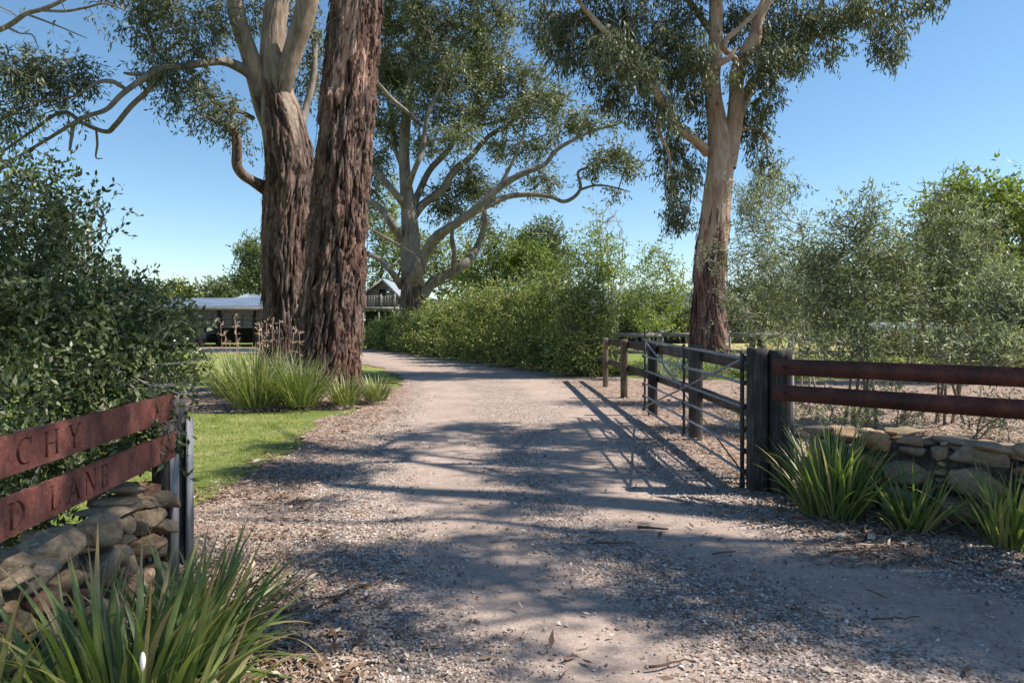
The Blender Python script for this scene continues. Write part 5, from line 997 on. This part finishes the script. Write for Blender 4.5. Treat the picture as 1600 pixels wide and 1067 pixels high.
for i, (x, lab) in enumerate([(-18.2, 'black wheelie bin under the shed with a yellow lid'),]):
    bn_ = empty('wheelie_bin', (x, 49.3, 0), lab, 'bin'); MB().box((x, 49.3, .5), (.5, .5, .95)).build('bin_body', M['dark'], bn_); MB().box((x, 49.28, 1.0), (.54, .56, .07)).build('lid', flat('yellow_lid', (.6, .45, .05)), bn_)

# loft hut with gable, lattice balcony
Yh = 55.0; s_ = Yh / FPX
def hx(px): return (px - 800) * s_
def hz(py): return EYE - (py - HZ) * s_
ht = empty('loft_hut', (hx(592), Yh + 2, 0), 'small raised weatherboard hut with a gable roof and lattice balcony', 'building')
xl, xr_, xc = hx(564), hx(623), hx(597.5); ze, zp, zb = hz(463), hz(437), hz(482)
m_ = MB(); V = [(xl, Yh + .5, zb), (xr_, Yh + .5, zb), (xr_, Yh + .5, ze), (xc, Yh + .5, zp), (xl, Yh + .5, ze), (xl, Yh + 6, zb), (xr_, Yh + 6, zb), (xr_, Yh + 6, ze), (xc, Yh + 6, zp), (xl, Yh + 6, ze)]
m_.add(V, [(0, 1, 2, 4), (4, 2, 3, 3), (5, 9, 7, 6), (0, 4, 9, 5), (1, 6, 7, 2)][0:1] + [(5, 9, 7, 6), (0, 4, 9, 5), (1, 6, 7, 2)]); m_.build('wall', M['shade'], ht)
nb_ = 12
for i in range(nb_):
    z0, z1 = zb + (zp - zb) * i / nb_, zb + (zp - zb) * (i + 1) / nb_; zm = (z0 + z1) / 2; hw = 1.0 if zm < ze else max(0.03, (zp - zm) / (zp - ze)); a, b = xc + (xl - xc) * hw * .97, xc + (xr_ - xc) * hw * .97
    wl, wr = hx(590.5), hx(602); pieces = [(a, b)]
    if hz(462.5) < zm < hz(451): pieces = [(a, wl), (wr, b)]
    for (p_, q_) in pieces:
        if q_ - p_ > .08: MB().box(((p_ + q_) / 2, Yh + .44, zm), (q_ - p_, .05, (z1 - z0) * .7), [[1, 0, 0], [0, math.cos(.2), math.sin(.2)], [0, -math.sin(.2), math.cos(.2)]]).build('weatherboard', M['slab'], ht)
wf = MB(); wx, wz = (hx(590.5) + hx(602)) / 2, (hz(462.5) + hz(451)) / 2; ww, wh = hx(602) - hx(590.5), hz(451) - hz(462.5)
for dx in (-1, 1): wf.box((wx + dx * ww / 2, Yh + .38, wz), (.06, .08, wh + .06))
for dz in (-1, 1): wf.box((wx, Yh + .377, wz + dz * wh / 2), (ww - .06, .08, .06))
wo_ = wf.build('window', M['lattice'], ht); MB().box((wx, Yh + .41, wz), (ww - .08, .01, wh - .06)).build('pane', M['glass'], wo_)
for s, xe in ((-1, xl - .35), (1, xr_ + .35)):
    corr('roof_panel', ht, (xe, Yh - .15, ze - .22), (xe, Yh + 6.3, ze - .22), (xc, Yh - .15, zp + .12), (xc, Yh + 6.3, zp + .12), 26, .02, M['roof_pale'])
    bar((xe, Yh - .18, ze - .30), (xc, Yh - .18, zp + .04), .16, .05).build('bargeboard', M['post_grey'], ht)
zd = hz(482); zt = hz(463.5); MB().box(((xl + xr_) / 2, Yh - .5, zd - .02), (xr_ - xl, 1.9, .2)).build('deck', M['lattice'], ht)
for (a, b) in ((hx(574), hx(598)), (hx(603), hx(620))):
    lt = MB()
    for x in np.arange(a, b + .01, .21): lt.box((x, Yh - 1.38, (zd + zt) / 2), (.05, .03, zt - zd))
    for z in np.arange(zd + .1, zt + .01, .17): lt.box(((a + b) / 2, Yh - 1.345, z), (b - a, .03, .05))
    lt.build('lattice_panel', M['lattice'], ht)
for px in (573, 600.5, 621.5): MB().box((hx(px), Yh - 1.42, (zd + zt) / 2 + .05), (.13, .12, zt - zd + .15)).build('balcony_post', M['lattice'], ht)
for px in (573, 597, 620): MB().box((hx(px), Yh - 1.3, zd / 2), (.14, .14, zd - .1)).build('stilt', M['lattice'], ht)
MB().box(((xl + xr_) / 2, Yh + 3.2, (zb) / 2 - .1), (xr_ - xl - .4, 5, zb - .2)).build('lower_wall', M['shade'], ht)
# far pale-roofed house and low shed at right
fh = empty('far_house', (12, 62, 0), 'distant house with a long pale roof between the saplings and the pink trunk', 'building')
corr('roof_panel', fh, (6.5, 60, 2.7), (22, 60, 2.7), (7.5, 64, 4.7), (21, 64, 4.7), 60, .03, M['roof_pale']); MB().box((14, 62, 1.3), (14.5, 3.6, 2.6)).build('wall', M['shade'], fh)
for x in (8.5, 11.5, 14.5, 17.5): MB().box((x, 60.15, 1.5), (1.1, .08, 1.2)).build('window', M['glass'], fh)
rsb = empty('garden_shelter', (18.5, 33, 0), 'low shelter with pale posts and flat roof seen through the right olives', 'building')
corr('roof_panel', rsb, (17.4, 32.2, 1.42), (22, 32.2, 1.42), (17.4, 35.5, 1.7), (22, 35.5, 1.7), 30, .02, M['roof_pale']); MB().box((19.7, 32.1, 1.33), (4.6, .06, .12)).build('fascia', M['lattice'], rsb)
for x in (17.6, 19.0, 20.4, 21.8): MB().box((x, 32.4, .65), (.13, .13, 1.3)).build('post', M['white'], rsb)
MB().box((19.7, 35.3, .8), (4.4, .1, 1.6)).build('back_wall', M['shade'], rsb)

# ------------------------------------------------------------------ fallen sticks and bark ribbons on the gravel
rK = np.random.default_rng(700)
names = [(1020, 833, .22, .012, 'short thick red-brown stick lying near the middle of the gravel'), (960, 855, .30, .006, 'thin dark stick on the gravel left of the short thick one'), (1130, 870, .18, .006, 'thin twig on the sunlit gravel toward the right'), (1340, 868, .34, .007, 'reddish bark ribbon at the litter edge before the right clumps'), (940, 838, .16, .005, 'small twig on the sunlit strip at mid drive'), (1050, 1048, .22, .007, 'curved dark twig near the bottom edge of the picture'), (1400, 975, .26, .006, 'thin stick in the shade at lower right')]
for px, py, L_, r_, lab in names:
    x, y = G(px, py); a = rK.uniform(-.5, .5); d_ = np.array([math.cos(a), math.sin(a), 0]); n_ = np.array([-d_[1], d_[0], 0]); s = np.linspace(-.5, .5, 7)[:, None]; q = np.array([x, y, .022 + r_]) + d_ * s * L_ + n_ * rK.normal(0, .008, (7, 1)) + [0, 0, .004]
    o = MB().tube(q, np.linspace(r_, r_ * .5, 7), 6).build('fallen_stick', M['litter'], None); props(o, lab, 'stick', 'fallen sticks on the gravel')
